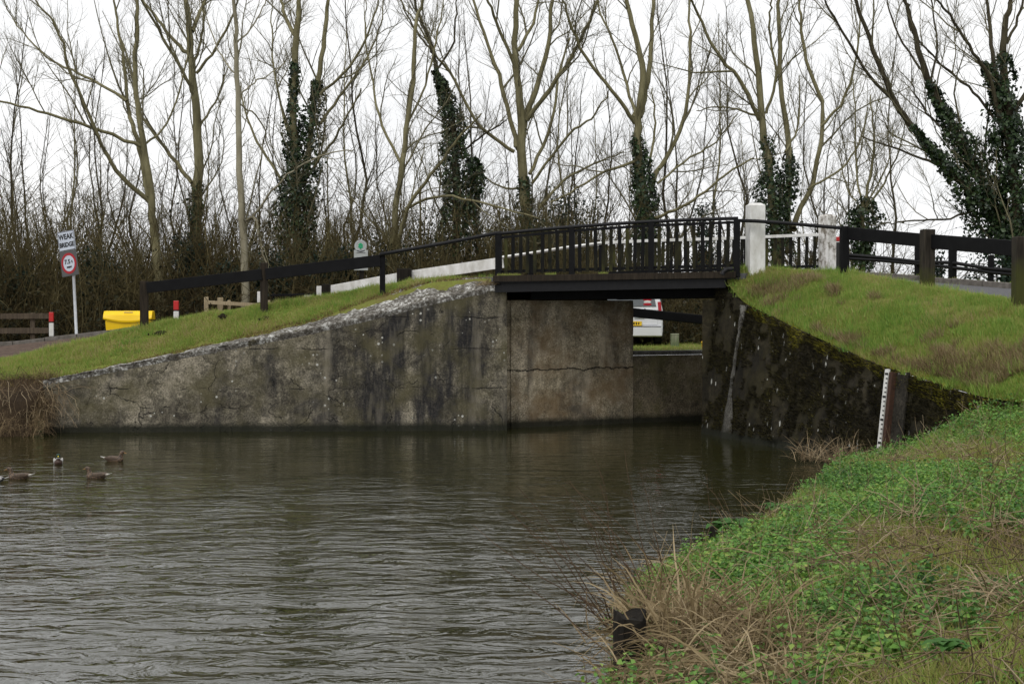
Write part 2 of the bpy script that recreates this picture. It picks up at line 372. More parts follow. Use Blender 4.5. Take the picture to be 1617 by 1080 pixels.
def barkmat(name, stops, sc=5):
    m, t, b, _ = new_mat(name); p = wpos(t)
    n = noise(t, p, sc, 5, .65, (1, 1, .3)); n2 = noise(t, p, .6, 3)
    t.links.new(ramp(t, math_(t, 'ADD', math_(t, 'MULTIPLY', n, .6), math_(t, 'MULTIPLY', n2, .4)), stops), b.inputs['Base Color'])
    b.inputs['Roughness'].default_value = .9; b.inputs['Specular IOR Level'].default_value = .15; bump(t, b, n, .6, .03); return m
M['bark'] = barkmat('olive_bark', [(.32, (.075, .065, .036)), (.5, (.155, .14, .075)), (.68, (.25, .23, .135))])
M['barkpale'] = barkmat('pale_smooth_bark', [(.3, (.13, .115, .075)), (.5, (.22, .20, .14)), (.7, (.32, .30, .22))])
M['barkdark'] = barkmat('dark_bark', [(.3, (.022, .018, .012)), (.5, (.045, .038, .024)), (.7, (.08, .07, .042))])
M['twig'] = barkmat('twig_bark', [(.3, (.075, .068, .044)), (.5, (.145, .132, .082)), (.7, (.24, .22, .145))])
M['twigfar'] = barkmat('far_twig_bark', [(.3, (.065, .058, .041)), (.5, (.115, .103, .073)), (.7, (.18, .163, .115))])
M['brush'] = leafmat('bramble_stems', [(.020, .015, .007), (.045, .034, .015), (.078, .063, .027), (.13, .108, .052)], .9, 0, .35, .1)
M['brushleaf'] = leafmat('bramble_leaves', [(.008, .010, .004), (.016, .018, .007), (.030, .029, .011), (.048, .036, .015)], .8, .1, .4)
M['ivy'] = leafmat('ivy_leaves', [(.007, .015, .006), (.012, .027, .010), (.022, .044, .014), (.042, .072, .024)], .42, .15, None, .35)
M['scrub'] = barkmat('scrub_bark', [(.32, (.042, .033, .016)), (.5, (.095, .080, .036)), (.68, (.165, .145, .072))], 3)
M['evergreen'] = leafmat('evergreen_leaves', [(.008, .018, .012), (.014, .030, .018), (.025, .048, .030)], .5, .15)
M['grass'] = leafmat('lawn_grass', [(.44, .35, .19), (.38, .34, .13), (.31, .36, .08), (.24, .36, .066), (.14, .25, .048)], .6, .45, .9)
M['grassolive'] = leafmat('olive_moss_grass', [(.30, .21, .11), (.24, .20, .06), (.24, .25, .045), (.17, .23, .035)], .7, .3, .9)
M['strawbrown'] = leafmat('brown_matted_grass', [(.035, .024, .013), (.09, .06, .032), (.17, .12, .062), (.24, .18, .10)], .85, .1, 1.3)
M['strawred'] = leafmat('reddish_dead_grass', [(.07, .034, .018), (.13, .075, .036), (.20, .15, .06), (.24, .21, .06)], .8, .2, 1.6)
M['grassdark'] = leafmat('tussock_grass', [(.11, .22, .04), (.18, .32, .05), (.27, .36, .07), (.40, .35, .14)], .6, .35, .8)
M['straw'] = leafmat('dry_grass', [(.10, .068, .034), (.19, .14, .07), (.29, .22, .12), (.38, .30, .18)], .75, .25, 1.2)
M['strawdark'] = leafmat('dead_stems', [(.06, .04, .022), (.15, .105, .058), (.27, .205, .12), (.42, .34, .22)], .8, .1, 1.0)
M['nettle'] = leafmat('nettle_leaves', [(.035, .085, .022), (.075, .18, .036), (.125, .27, .05), (.20, .35, .066), (.34, .39, .095)], .5, .35, .8)
M['moss'] = leafmat('moss_tufts', [(.10, .085, .014), (.20, .18, .02), (.30, .28, .025)], .9, .15, 1.4)
M['mossdark'] = leafmat('dark_moss_tufts', [(.012, .010, .005), (.022, .018, .007), (.045, .038, .011), (.085, .075, .018)], .95, .05, 1.1)
M['dock'] = leafmat('dock_leaves', [(.03, .085, .02), (.05, .13, .028), (.075, .17, .036)], .65, .3, None, .15)

def watermat():
    m, t, b, _ = new_mat('river_water'); p = wpos(t)
    b.inputs['Base Color'].default_value = (.0185, .0185, .0052, 1); b.inputs['Roughness'].default_value = 0; b.inputs['IOR'].default_value = 1.85
    sx = N(t, 'ShaderNodeSeparateXYZ'); t.links.new(p, sx.inputs[0])
    a = noise(t, p, .9, 2, .5, (.5, 1, 1), .6); c = noise(t, p, 3.6, 3, .5, (.5, 1, 1), 1.0); d = noise(t, p, 13, 2, .5, (.6, 1, 1), .5)
    h = math_(t, 'ADD', math_(t, 'MULTIPLY', a, .05), math_(t, 'ADD', math_(t, 'MULTIPLY', c, .038), math_(t, 'MULTIPLY', d, .003)))
    near = N(t, 'ShaderNodeMapRange'); near.inputs['From Min'].default_value = 33; near.inputs['From Max'].default_value = 18; near.inputs['To Min'].default_value = .22; near.inputs['To Max'].default_value = 1.0
    t.links.new(sx.outputs[1], near.inputs[0]); lo = noise(t, p, .22, 3, .5, (1, .8, 1), .6)
    amp = math_(t, 'MULTIPLY', near.outputs[0], math_(t, 'ADD', .6, math_(t, 'MULTIPLY', step(t, lo, .38, .62), .7)))
    n = N(t, 'ShaderNodeBump'); n.inputs['Distance'].default_value = 1.0; n.inputs['Strength'].default_value = 1.0
    t.links.new(math_(t, 'MULTIPLY', h, amp), n.inputs['Height']); t.links.new(n.outputs[0], b.inputs['Normal']); return m
M['water'] = watermat()

# ---------------------------------------------------------------- setting: water, banks, road
def struct(name, V, Fc, k, mat_, smooth=True, kind='structure'):
    return tag(link(name, mesh_np(name, V, Fc, k, smooth), mat_), kind=kind)
def gridfaces(nr, nc):
    i = np.arange(nr - 1)[:, None] * nc + np.arange(nc - 1)[None]
    return np.stack([i, i + 1, i + nc + 1, i + nc], -1).reshape(-1, 4)
struct('water', np.array([(-90, -40, 0), (40, -40, 0), (40, 46, 0), (-90, 46, 0)], float), np.array([[0, 1, 2, 3]]), 4, M['water'], False)
struct('ground', np.array([(-1500, 58, 1.2), (1500, 58, 1.2), (1500, 3000, 1.2), (-1500, 3000, 1.2), (24, -300, 1.2), (1500, -300, 1.2), (1500, 58, 1.2), (24, 58, 1.2),
        (-1500, 44, 1.2), (-44, 44, 1.2), (-44, 58, 1.2), (-1500, 58, 1.2)], float), np.array([[0, 1, 2, 3], [4, 5, 6, 7], [8, 9, 10, 11]]), 4, M['field'], False)

def resample(line, n):
    line = np.asarray(line, float); u = np.linspace(0, 1, len(line)); q = np.linspace(0, 1, n)
    k = np.stack([np.interp(q, u, line[:, i]) for i in range(3)], 1)
    return k
def smooth_cols(g, it=2):
    for _ in range(it): g[:, 1:-1] = (g[:, :-2] + 2 * g[:, 1:-1] + g[:, 2:]) / 4
    return g
def loft(lines, ncol, rows, rough=.0, smooth=3):
    L = [resample(l, ncol) for l in lines]; out = []
    for k in range(len(L) - 1):
        for j in range(rows[k]):
            a = j / rows[k]; out.append(L[k] * (1 - a) + L[k + 1] * a)
    out.append(L[-1]); g = np.array(out)
    g = smooth_cols(g, smooth)
    if rough:
        n = (fbm(g * np.array([1, 1, .3]), 1.3, 4) - .5) * rough; n[0] = 0; n[:, 0] *= .3; g[..., 2] += n
    return g
def sheet(name, g, mat_):
    return struct(name, g.reshape(-1, 3), gridfaces(*g.shape[:2]), 4, mat_)
def scatter(g, n, mask=None, seed=0):
    """n random points on loft grid g (area weighted) and surface normals"""
    r = np.random.default_rng(seed)
    a, b_, c, d = g[:-1, :-1], g[:-1, 1:], g[1:, 1:], g[1:, :-1]
    nrm = np.cross(c - a, d - b_); ar = np.linalg.norm(nrm, axis=-1).ravel()
    nn = (nrm.reshape(-1, 3) / (ar[:, None] + 1e-9)); ct = ((a + c) / 2).reshape(-1, 3); ar = ar * ((np.abs(ct[:, 0]) < ct[:, 1] * .46 + 2.4) & (ct[:, 1] > 4.0)); nn *= np.sign(nn[:, 2:3] + 1e-9)
    idx = r.choice(len(ar), n, p=ar / ar.sum()); u = r.random((n, 1)); v = r.random((n, 1))
    A, Bq, Cq, Dq = [q.reshape(-1, 3)[idx] for q in (a, b_, c, d)]
    p = (A * (1 - u) + Bq * u) * (1 - v) + (Dq * (1 - u) + Cq * u) * v
    if mask is not None:
        k = mask(p); p = p[k]; return p, nn[idx][k]
    return p, nn[idx]

# left bank: verge behind the wing wall, road, wood floor
WX = np.array([-11.0, -10.9, -9.9, -8.0, -5.0, -3.0, -2.0, -.9, -.35])
WZ = np.array([1.18, 1.23, 1.42, 1.80, 2.36, 2.82, 3.09, 3.33, 3.37])
WR = np.array([.03, .03, .05, .10, .17, .36, .42, .30, .26])           # rise of the sloped coping
wallY = lambda x: 33.45 + .052 * (np.asarray(x) + 11)
cx_ = np.concatenate([[-60, -40, -25, -18], np.linspace(-15, -.35, 70)])
def Lx(x, s): return x + s * np.clip((x + 6) / 5.65, 0, 1) ** 2
isw = np.clip((cx_ + 11.3) / .5, 0, 1)
zw = np.interp(cx_, WX, WZ); rw = np.interp(cx_, WX, WR)
lines = []
lines.append(np.stack([cx_, np.where(isw > .5, wallY(cx_) + .3, 32.2), np.where(isw > .5, zw - .2, -.6)], 1))
lines.append(np.stack([cx_, np.where(isw > .5, wallY(cx_) + .45, 32.9), np.where(isw > .5, zw + rw * .45, .75)], 1))
lines.append(np.stack([cx_, np.where(isw > .5, wallY(cx_) + .72, 34.0), np.where(isw > .5, zw + rw + .02, 1.22)], 1))
vx = [-60, -12.9, -11.3, -10.3, -9.06, -7.6, -6.0, -3.96, -2.7, -.35]; vz = [1.4, 1.58, 1.93, 2.22, 2.47, 2.78, 3.0, 3.32, 3.56, 3.66]
near = np.clip((cx_ + 4) / 3.65, 0, 1)
vzz = np.interp(cx_, vx, vz)
lines.append(np.stack([cx_, 35.8 - near * .95, vzz], 1))
ryn = 36.6 - near * 1.5
lines.append(np.stack([Lx(cx_, .25), ryn, vzz - .02], 1))
rzf = np.interp(cx_, [-60, -14.5, -11.5, -6, -3, -.35], [1.5, 1.84, 2.18, 2.95, 3.4, 3.74])
ryf = 40.2 - np.clip((cx_ + 7) / 6.65, 0, 1) * 3.6
lines.append(np.stack([Lx(cx_, 2.9), ryf, rzf], 1))
lines.append(np.stack([Lx(cx_, 2.9), ryf + .9, rzf - .05], 1))
lines.append(np.stack([Lx(cx_, 2.95), ryf + 3.4, np.interp(cx_, [-60, -13.5, -8, -3, -.35], [1.5, 1.85, 2.1, 2.0, 1.9])], 1))
lines.append(np.stack([Lx(cx_, 3), 62 + 0 * cx_, 1.8 + 0 * cx_], 1))
lines.append(np.stack([Lx(cx_, 3), 130 + 0 * cx_, 1.5 + 0 * cx_], 1))
KL = np.array(lines)     # K x cols x 3
def lofted_direct(K, rows, rough=0):
    out = []
    for k in range(len(K) - 1):
        for j in range(rows[k]):
            a = j / rows[k]; out.append(K[k] * (1 - a) + K[k + 1] * a)
    out.append(K[-1]); g = np.array(out)
    if rough:
        n = (fbm(g, 1.1, 4) - .5) * rough; n[0] = 0; n[-1] = 0; n[:, -1] = 0; g[..., 2] += n
    return g
gL_verge = lofted_direct(KL[:5], [3, 4, 6, 3], .06)
sheet('left_bank', gL_verge, M['turf'])
sel_ = cx_ < -10.95; gE = lofted_direct(KL[:3, sel_] + np.array([0, -.02, .02]), [5, 5], .05); sheet('left_bank_edge', gE, M['litter'])
gL_road = lofted_direct(KL[4:6] + np.array([0, 0, .0]), [8], 0)
sheet('road', gL_road, M['track'])
gL_wood = lofted_direct(KL[5:], [2, 4, 10, 6], .12)
sheet('wood_floor', gL_wood, M['litter'])

# right embankment, road
N0 = [(4.98, 32.95, 3.50), (5.28, 32.35, 3.05), (6.10, 29.8, 2.45), (6.95, 27.2, 1.88), (8.05, 24.25, 1.42), (9.2, 21, 1.36), (10.2, 16, 1.41), (10.7, 12, 1.44), (11, 8, 1.46), (12, 0, 1.5), (13, -12, 1.5)]
N2 = [(5.2, 33.22, 3.84), (7.7, 32.75, 3.74), (8.35, 31.3, 3.5), (9.05, 29.2, 3.24), (9.85, 27, 2.98), (10.9, 24, 2.65), (12.4, 19, 2.3), (13.2, 15, 2.1), (14, 11, 2), (15.5, 2, 1.9), (17, -12, 1.8)]
N3 = [(7.9, 35.65, 3.86), (8.6, 36.1, 3.73), (9.6, 35.4, 3.65), (10.7, 34.2, 3.50), (11.7, 32.6, 3.36), (13.6, 29, 2.95), (15.8, 23, 2.5), (16.8, 18.5, 2.3), (17.6, 14, 2.15), (19, 4, 2), (20.5, -12, 1.9)]
n0, n2, n3 = map(np.array, (N0, N2, N3))
mid = (n0 * .45 + n2 * .55); mid[:, 2] += np.array([.02, .16, .18, .2, .14, .03, 0, 0, 0, 0, 0])
edge = n0 * .9 + n2 * .1; edge[:5, 2] += .03
road_e = n2 * .93 + n3 * .07
gR = loft([n0, edge, mid, n2, road_e], 150, [3, 10, 14, 2], .07)
sheet('right_bank', gR, M['turf'])
r0 = road_e.copy(); r0[:, 2] += .004
gRr = loft([r0, n3], 150, [6], 0); gRr[..., 2] += .0
sheet('road', gRr, M['asphalt'])
n4 = n3 + np.array([.75, 1.0, -.02]); n4[0] = (8.2, 36.8, 3.7); n5 = n3 + np.array([3.2, 3.2, 0]); n5[:, 2] = 1.7; n5[0] = (9.4, 40.5, 1.7)
n6 = n5 + np.array([18, 14, 0]); n6[:, 2] = 1.35; n6[0] = (11, 62, 1.35); n6[1] = (14, 62, 1.35); n6[2] = (18, 62, 1.35)
k3 = n3.copy(); k3[:, 2] += .09; k3[:, :2] += .06
gRf = loft([k3, n4, n5, n6], 150, [2, 6, 8], .05)
sheet('right_verge', gRf, M['turf'])

# near bank
W_ = [(6.1,28.2,-.4),(5.75,26.2,-.4),(5.2,24,-.4),(4.5,21.5,-.4),(3.4,18.6,-.4),(2.05,15.6,-.4),(.85,13.2,-.4),(.55,10,-.4),(.12,7.5,-.4),(-1.2,2,-.4),(-2,-12,-.4)]
LP = [(6.2,28.2,-.22),(6.0,26.3,.04),(5.5,24.1,.2),(4.8,21.6,.33),(3.7,18.7,.35),(2.35,15.7,.35),(1.15,13.3,.38),(.82,10,.45),(.37,7.5,.5),(-.95,2,.6),(-1.8,-12,.6)]
MD = [(6.28,28.2,-.18),(6.5,26.4,.05),(6.5,24.5,.34),(6.3,22.5,.56),(6,19.5,.80),(5.5,16,1.0),(4.5,12,1.05),(3.6,9,1.05),(3,6,1.1),(.5,.5,1.3),(1,-12,1.35)]
UP = [(6.40,28.2,-.15),(7.15,26.6,.05),(7.70,25.2,.60),(8.15,24.15,1.28),(9.2,21,1.365),(10.2,16,1.415),(10.7,12,1.445),(11,8,1.465),(11.5,3,1.5),(12,0,1.5),(13,-12,1.5)]
gN = loft([W_, LP, MD, UP], 170, [4, 14, 16], .16)
sheet('near_bank', gN, M['bank'])

# lockside lawn beyond the bridge
A0 = np.array([-.02, 34.75]); A1 = np.array([3.08, 36.15]); A2 = np.array([10.5, 39.5])
ld = (A2 - A1) / np.linalg.norm(A2 - A1); ln = np.array([-ld[1], ld[0]])
def lw(s, off, z): q = A1 + ld * s + ln * off; return (q[0], q[1], z)
gLk = loft([[lw(s, .35, 1.80) for s in (-.3, 3, 8)], [lw(s, 1.6, 1.80) for s in (-1.2, 3, 8)], [(-1, 45, 1.8), (5, 46, 1.8), (11, 46, 1.8)], [(-2, 62, 1.7), (5, 62, 1.7), (14, 62, 1.7)]], 30, [2, 6, 6], .03)
sheet('lockside_lawn', gLk, M['turf'])

# ---------------------------------------------------------------- walls
def rough_panel(fun, nu, nv, amp=.03, s=1.2):
    """fun(u,v)-> point, outward normal approx towards the camera; displaced by noise"""
    u, v = np.meshgrid(np.linspace(0, 1, nu), np.linspace(0, 1, nv)); p = fun(u, v)
    n = np.cross(np.gradient(p, axis=1), np.gradient(p, axis=0)); n /= np.linalg.norm(n, axis=-1, keepdims=True) + 1e-9
    d = (fbm(p, s, 5) - .5) * 2 * amp + (np.minimum(fbm(p + 9, 3.1, 3), .42) - .42) * amp * 4
    return p + n * d[..., None]
# long left wing wall: face with slight batter, sloped coping
wt = Thing('concrete_wall', 'long weathered concrete wing wall with sloping lichen topped coping, left of the bridge', 'wall', (-5.5, 33.9, 0))
X0, X1 = -11.05, -.12
def face(u, v):
    x = X0 + (X1 - X0) * u; zt = np.interp(x, WX, WZ) - .10
    z = -.5 + (zt + .5) * v; y = wallY(x) + .0 + .035 * z
    return np.stack([x, y, z], -1)
g = rough_panel(face, 240, 70, .03, 1.0)
wt.np('wall_face', g.reshape(-1, 3), gridfaces(70, 240), 4, M['wall'], smooth=True)
def cop(u, v):
    x = X0 + (X1 - X0) * u; zt = np.interp(x, WX, WZ); r = np.interp(x, WX, WR)
    dep = np.interp(x, [-11, -9, -6, -4, -.4], [.22, .28, .50, 1.05, 1.2]); vv = np.clip((v - .12) / .88, 0, 1); o = vv * dep
    nr_ = np.clip((x + 4) / 3.65, 0, 1); ov = 35.8 - nr_ * .95 - wallY(x); zv = np.interp(x, vx, vz)
    zz = np.where(o < .72, zt + r * o / .72, zt + r + (zv - zt - r) * (o - .72) / np.maximum(ov - .72, .2)) + .035
    z = np.where(v < .12, zt - .14 + .175 * (v / .12), zz)
    y = wallY(x) + .035 * zt - .03 + np.where(v < .12, .05 * (1 - v / .12), 0) + o
    return np.stack([x, y, z], -1)
g = rough_panel(cop, 420, 34, .038, 3.5)
wt.np('coping', g.reshape(-1, 3), gridfaces(34, 420), 4, M['coping'], smooth=True)
mb = MB(); mb.prism([(X1 - .02, wallY(X1) + .06), (X1 - .02, wallY(X1) + .8), (-.6, 35.6), (-.6, 34.1)], [-.5] * 4, [3.34, 3.34, 3.34, 3.34])
wt.part('end_return', mb, M['wall'])

# abutment under the bridge
at_ = Thing('bridge_abutment', 'pale cracked concrete abutment in shade under the left end of the bridge', 'abutment', (1.5, 35.6, 0))
ad = (A1 - A0) / np.linalg.norm(A1 - A0); an_ = np.array([-ad[1], ad[0]]); AL = np.linalg.norm(A1 - A0)
def aface(u, v):
    q = A0[None, None] + ad * (u * AL)[..., None]; return np.concatenate([q, (-.5 + 3.62 * v)[..., None]], -1)
g = rough_panel(aface, 90, 80, .025, 1.4)
at_.np('wall_face', g.reshape(-1, 3), gridfaces(80, 90), 4, M['abut'], smooth=True)
q0 = A0 + an_ * .06 - ad * .15; q1 = A1 + an_ * .06 - ad * .01
mb = MB(); mb.prism([tuple(q0), tuple(q1), tuple(q1 + an_ * 1.1), (-.2, 37.4), (-.6, 35.2)], -.5, 3.12)
at_.part('core', mb, M['abut'])
lk = Thing('lock_wall', 'low concrete lock wall with pale coping seen through the bridge opening', 'wall', (4.5, 36.9, 0))
def lface(u, v):
    q = (A1 + ad * .0)[None, None] + ld * (.012 + u * 8)[..., None]; return np.concatenate([q + ln * .03, (-.5 + 2.22 * v)[..., None]], -1)
g = rough_panel(lface, 120, 40, .025, 1.3)
lk.np('wall_face', g.reshape(-1, 3), gridfaces(40, 120), 4, M['lockwall'], smooth=True)
for i in range(8):
    a = A1 + ld * (i * 1.0 + .02); b_ = A1 + ld * (i * 1.0 + .99)
    mb = MB(); mb.prism([tuple(a - ln * .03), tuple(b_ - ln * .03), tuple(b_ + ln * .42), tuple(a + ln * .42)], 1.725, 1.83)
    lk.part('coping_stone', mb, M['arris'], bevel=.015)

# right wing wall, battered, dark with moss
rt = Thing('concrete_wall', 'dark moss covered concrete wing wall right of the bridge, carrying the depth gauge', 'wall', (6.3, 29, 0))
TOPR = np.array([(5.27, 32.33, 3.04), (6.07, 29.8, 2.44), (6.93, 27.2, 1.88), (8.02, 24.25, 1.42), (8.75, 22.4, 1.2)])
BOTR = np.array([(4.72, 32.05, -.5), (5.62, 29.42, -.5), (6.63, 26.95, -.5), (7.78, 24.05, -.5), (8.55, 22.25, -.5)])
def along(pl, u):
    q = np.linspace(0, 1, len(pl)); return np.stack([np.interp(u, q, pl[:, i]) for i in range(3)], -1)
def rface(u, v): return along(BOTR, u) * (1 - v)[..., None] + along(TOPR, u) * v[..., None]
g = rough_panel(rface, 260, 110, .07, 3.2); gRW = g
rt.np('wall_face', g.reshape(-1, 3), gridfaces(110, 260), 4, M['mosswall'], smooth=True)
def capf(u, v):
    a = along(TOPR, u); b2 = a + np.array([.33, .15, .07]); return a * (1 - v)[..., None] + b2 * v[..., None]
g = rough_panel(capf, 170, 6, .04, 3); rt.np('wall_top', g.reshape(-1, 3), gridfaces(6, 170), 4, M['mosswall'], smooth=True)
EB = np.array([(4.38, 33.2, -.5), (4.72, 32.05, -.5)]); ET = np.array([(4.78, 33.3, 3.46), (5.27, 32.33, 3.04)])
def eface(u, v): return along(EB, u) * (1 - v)[..., None] + along(ET, u) * v[..., None]
g = rough_panel(eface, 50, 60, .04, 2); gEW = g
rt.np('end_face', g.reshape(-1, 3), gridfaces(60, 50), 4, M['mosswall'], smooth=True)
def arr(u, v):
    uu = u * 2 - 1; k = .02 + .97 * v; p0 = np.array([4.72, 32.05, -.5])[None, None] * (1 - k)[..., None] + np.array([5.27, 32.33, 3.04])[None, None] * k[..., None]
    wd = np.interp(v, [0, .12, .28, .42, .6, .85, 1], [.10, .22, .17, .05, .04, .06, .12]) * (.55 + .9 * vnoise(np.stack([v * 9, uu * 0, v * 0], -1), 1.0))
    de = np.array([-.28, .95, 0]); dw = np.array([.31, -.95, 0]); off = np.where(uu < 0, -uu, 0)[..., None] * de * wd[..., None] + np.where(uu > 0, uu, 0)[..., None] * dw * wd[..., None] * 1.3
    out = np.array([-.95, -.30, 0]) * (.055 - .05 * np.abs(uu) ** 2)[..., None]; return p0 + off + out
g = rough_panel(arr, 15, 80, .025, 5); rt.np('arris', g.reshape(-1, 3), gridfaces(80, 15), 4, M['arris'], smooth=True)
mb = MB(); mb.prism([(4.45, 33.25), (5.3, 33.0), (7.9, 35.2), (7.4, 36.6)], -.5, 3.1); rt.part('core', mb, M['mosswall'])
mb = MB(); mb.add([(4.79, 33.3, 3.45), (5.28, 32.34, 3.03), (5.9, 32.5, 3.2), (5.5, 33.3, 3.5)], [(0, 1, 2, 3)]); rt.part('shoulder', mb, M['mosswall'])

# ---------------------------------------------------------------- bridge
br = Thing('road_bridge', 'black girder bridge with mossy picket balustrades spanning the channel', 'bridge', (2.4, 34.6, 3.7))
def lerp(a, b, t): return np.asarray(a) * (1 - t) + np.asarray(b) * t
Fl = np.array([-.40, 34.12, 0]); Fr = np.array([5.20, 32.86, 0])
def fr(t, z): q = lerp(Fl, Fr, t); q[2] = z; return q
zt = lambda t: 4.70 + .30 * t - .06 * (t - .5) ** 2 * 4 + .06        # arched top rail
zl = lambda t: 3.80 + .12 * t
zg = lambda t: 3.70 + .06 * t
Rl = np.array([2.6, 36.65, 0]); Rr = np.array([7.75, 35.6, 0])
def rr_(t, z): q = lerp(Rl, Rr, t); q[2] = z; return q
ud = (Fr - Fl) / np.linalg.norm(Fr - Fl); nd = np.array([-ud[1], ud[0], 0])
# deck
mb = MB(); mb.prism([tuple(fr(-.02, 0)[:2] + nd[:2] * .06), tuple(fr(1.03, 0)[:2] + nd[:2] * .06), tuple(rr_(1, 0)[:2]), tuple(rr_(-.02, 0)[:2])], [3.52, 3.6, 3.6, 3.52], [3.66, 3.74, 3.84, 3.74])
br.part('deck', mb, M['asphalt'])
mb = MB(); a, b_ = fr(-.005, 3.63), fr(.995, 3.70); mb.beam(a, b_, .26, .15); br.part('deck_ledge', mb, M['postbrown'], bevel=.01)
def girder(a, b_, ht, wd=.16):
    m_ = MB(); m_.beam(a, b_, .03, ht); u_ = np.array([0, 0, ht / 2 - .012]); m_.beam(a + u_, b_ + u_, wd, .028); m_.beam(a - u_, b_ - u_, wd, .028); return m_
br.part('girder', girder(fr(0, 3.435) - nd * .03, fr(.955, 3.53) - nd * .03, .25), M['blackrail'])
for k in (.25, .5, .75, 1.0):
    a = lerp(fr(.02, 3.33), rr_(.02, 3.33), k); b_ = lerp(fr(.95, 3.40), rr_(.95, 3.40), k)
    br.part('girder', girder(a, b_, .38), M['black'])
# front balustrade
pt = [0, .2065, .431, .672, 1.0]
tfr = lambda x: (lambda lo, hi: lo)(0, 0)
def t_at(xpix):
    k = (xpix - 808.5) / F; d = Fr - Fl; return (k * Fl[1] - Fl[0]) / (d[0] - k * d[1])
fposts = [t_at(x) for x in (787.5, 903, 1028, 1163)]
def front_rail(n=24, z=zt, a=0, b_=1, dz=0): return [fr(t, z(t) + dz) for t in np.linspace(a, b_, n)]
mb = MB(); mb.tube(front_rail(24, zt, fposts[0] - .005, fposts[3] + .005), .042, 10)
br.part('top_rail', mb, M['blackrail'], smooth=True)
mb = MB(); mb.beam(fr(fposts[0], zt(0) - .09), fr(fposts[1], zt(fposts[1]) - .09), .03, .06)
mb.beam(fr(fposts[1], zt(fposts[1]) - .09), fr(fposts[2], zt(fposts[2]) - .09), .03, .06); mb.beam(fr(fposts[2], zt(fposts[2]) - .09), fr(fposts[3], zt(fposts[3]) - .09), .03, .06)
br.part('upper_rail', mb, M['black'])
mb = MB(); mb.beam(fr(fposts[0], zl(fposts[0])) + nd * .05, fr(fposts[3], zl(fposts[3])) + nd * .05, .05, .07); br.part('lower_rail', mb, M['black'])
for i, t in enumerate(fposts):
    wd = .13 if i not in (0, 3) else .15
    mb = MB(); zb = 3.57 + .08 * t - (.09 if i == 0 else 0)
    rot = np.stack([ud, nd, (0, 0, 1)], 1)
    q = fr(t, (zb + zt(t) - .03) / 2); mb.box(q, (wd, .12, zt(t) - .03 - zb), rot); br.part('post', mb, M['black'], bevel=.008)
PKH = .94; mb = MB(); rot = np.stack([ud, nd, (0, 0, 1)], 1); mb.box((0, 0, 0), (.082, .03, PKH), rot)
pk = build('picket', mb, M['picket'], br.o, (0, 0, 0)); first = True
def place_picket(q, sc_=1.0):
    global first
    o = pk if first else pk.copy()
    if not first: C.objects.link(o)
    first = False; o.parent = br.o; o.location = np.asarray(q) - br.base; o.scale = (1, 1, sc_)
    o.rotation_euler = (random.gauss(0, .008), random.gauss(0, .010), random.gauss(0, .03))
for a, b_ in zip(fposts[:-1], fposts[1:]):
    for k in range(1, 10):
        t = a + (b_ - a) * k / 10; top = zt(t) - .05; bot = zl(t) - .06
        place_picket(fr(t, (top + bot) / 2) + nd * .005 + ud * random.gauss(0, .006), (top - bot) / PKH)
# rear balustrade with white top rail
RT = [(950, 384, 36.62), (1020, 380.5, 36.38), (1090, 378.5, 36.16), (1155, 376.5, 35.98), (1225, 373.5, 35.78), (1293, 371, 35.6)]
rp = np.array([P(*q) for q in RT])
def rearpt(t): u_ = np.linspace(0, 1, len(rp)); return np.array([np.interp(t, u_, rp[:, i]) for i in range(3)])
mb = MB()
for k in range(len(rp) - 1): mb.beam(rp[k], rp[k + 1], .10, .075)
br.part('white_rail', mb, M['white'], bevel=.006)
mb = MB()
for k in range(len(rp) - 1): mb.beam(rp[k] + (0, 0, -.78), rp[k + 1] + (0, 0, -.78), .05, .07)
br.part('lower_rail', mb, M['black'])
for k in range(27):
    q = rearpt((k + .5) / 27); place_picket(q + (0, .0, -.44), .80 / PKH)
for t in (0, .34, .67):
    q = rearpt(t); mb = MB(); mb.box(q + (0, .07, -.5), (.12, .1, .95), rot); br.part('post', mb, M['black'])
mb = MB(); mb.tube([P(1140, 434, 32.6), P(1143, 429, 32.6), P(1148, 425.5, 32.6), P(1156, 425, 32.65)], .055, 10); br.part('drain_pipe', mb, M['blackrail'], smooth=True)

def square_post(name, label, x, ytop, ybot, D, wpx, mat_, rot=0, cap=True, group=None, cat='post', sink=.15, d=None):
    b0 = P(x, ybot, D); t0 = P(x, ytop, D); wd = wpx * D / F; h = t0[2] - b0[2]
    T = Thing(name, label, cat, b0, group, rot); mb = MB(); d = d or wd; c = .12 * wd if cap else 0
    z0, z1 = b0[2] - sink, t0[2]; hw, hd = wd / 2, d / 2; k = .55
    v = [(sx * hw, sy * hd, zz) for zz in (z0, z1 - c * 1.2) for sx, sy in ((-1,-1),(1,-1),(1,1),(-1,1))] + [(sx * hw * (k if cap else 1), sy * hd * (k if cap else 1), z1) for sx, sy in ((-1,-1),(1,-1),(1,1),(-1,1))]
    v = np.array(v) + (b0[0], b0[1], 0)
    f = [(0,3,2,1), (8,9,10,11)] + [(r * 4 + i, r * 4 + (i + 1) % 4, r * 4 + 4 + (i + 1) % 4, r * 4 + 4 + i) for r in (0, 1) for i in range(4)]
    mb.add(v, f); T.part('shaft', mb, mat_, bevel=.012); return T, b0
square_post('gate_post', 'tall clean white square post at the right end of the bridge', 1192.5, 321, 430, 33.15, 25, M['white'], R(8), True, None, 'post')
square_post('gate_post', 'flaking dirty white square post at the far right corner of the bridge', 1306, 339, 432, 35.75, 20, M['flakywhite'], R(32), True, None, 'post')

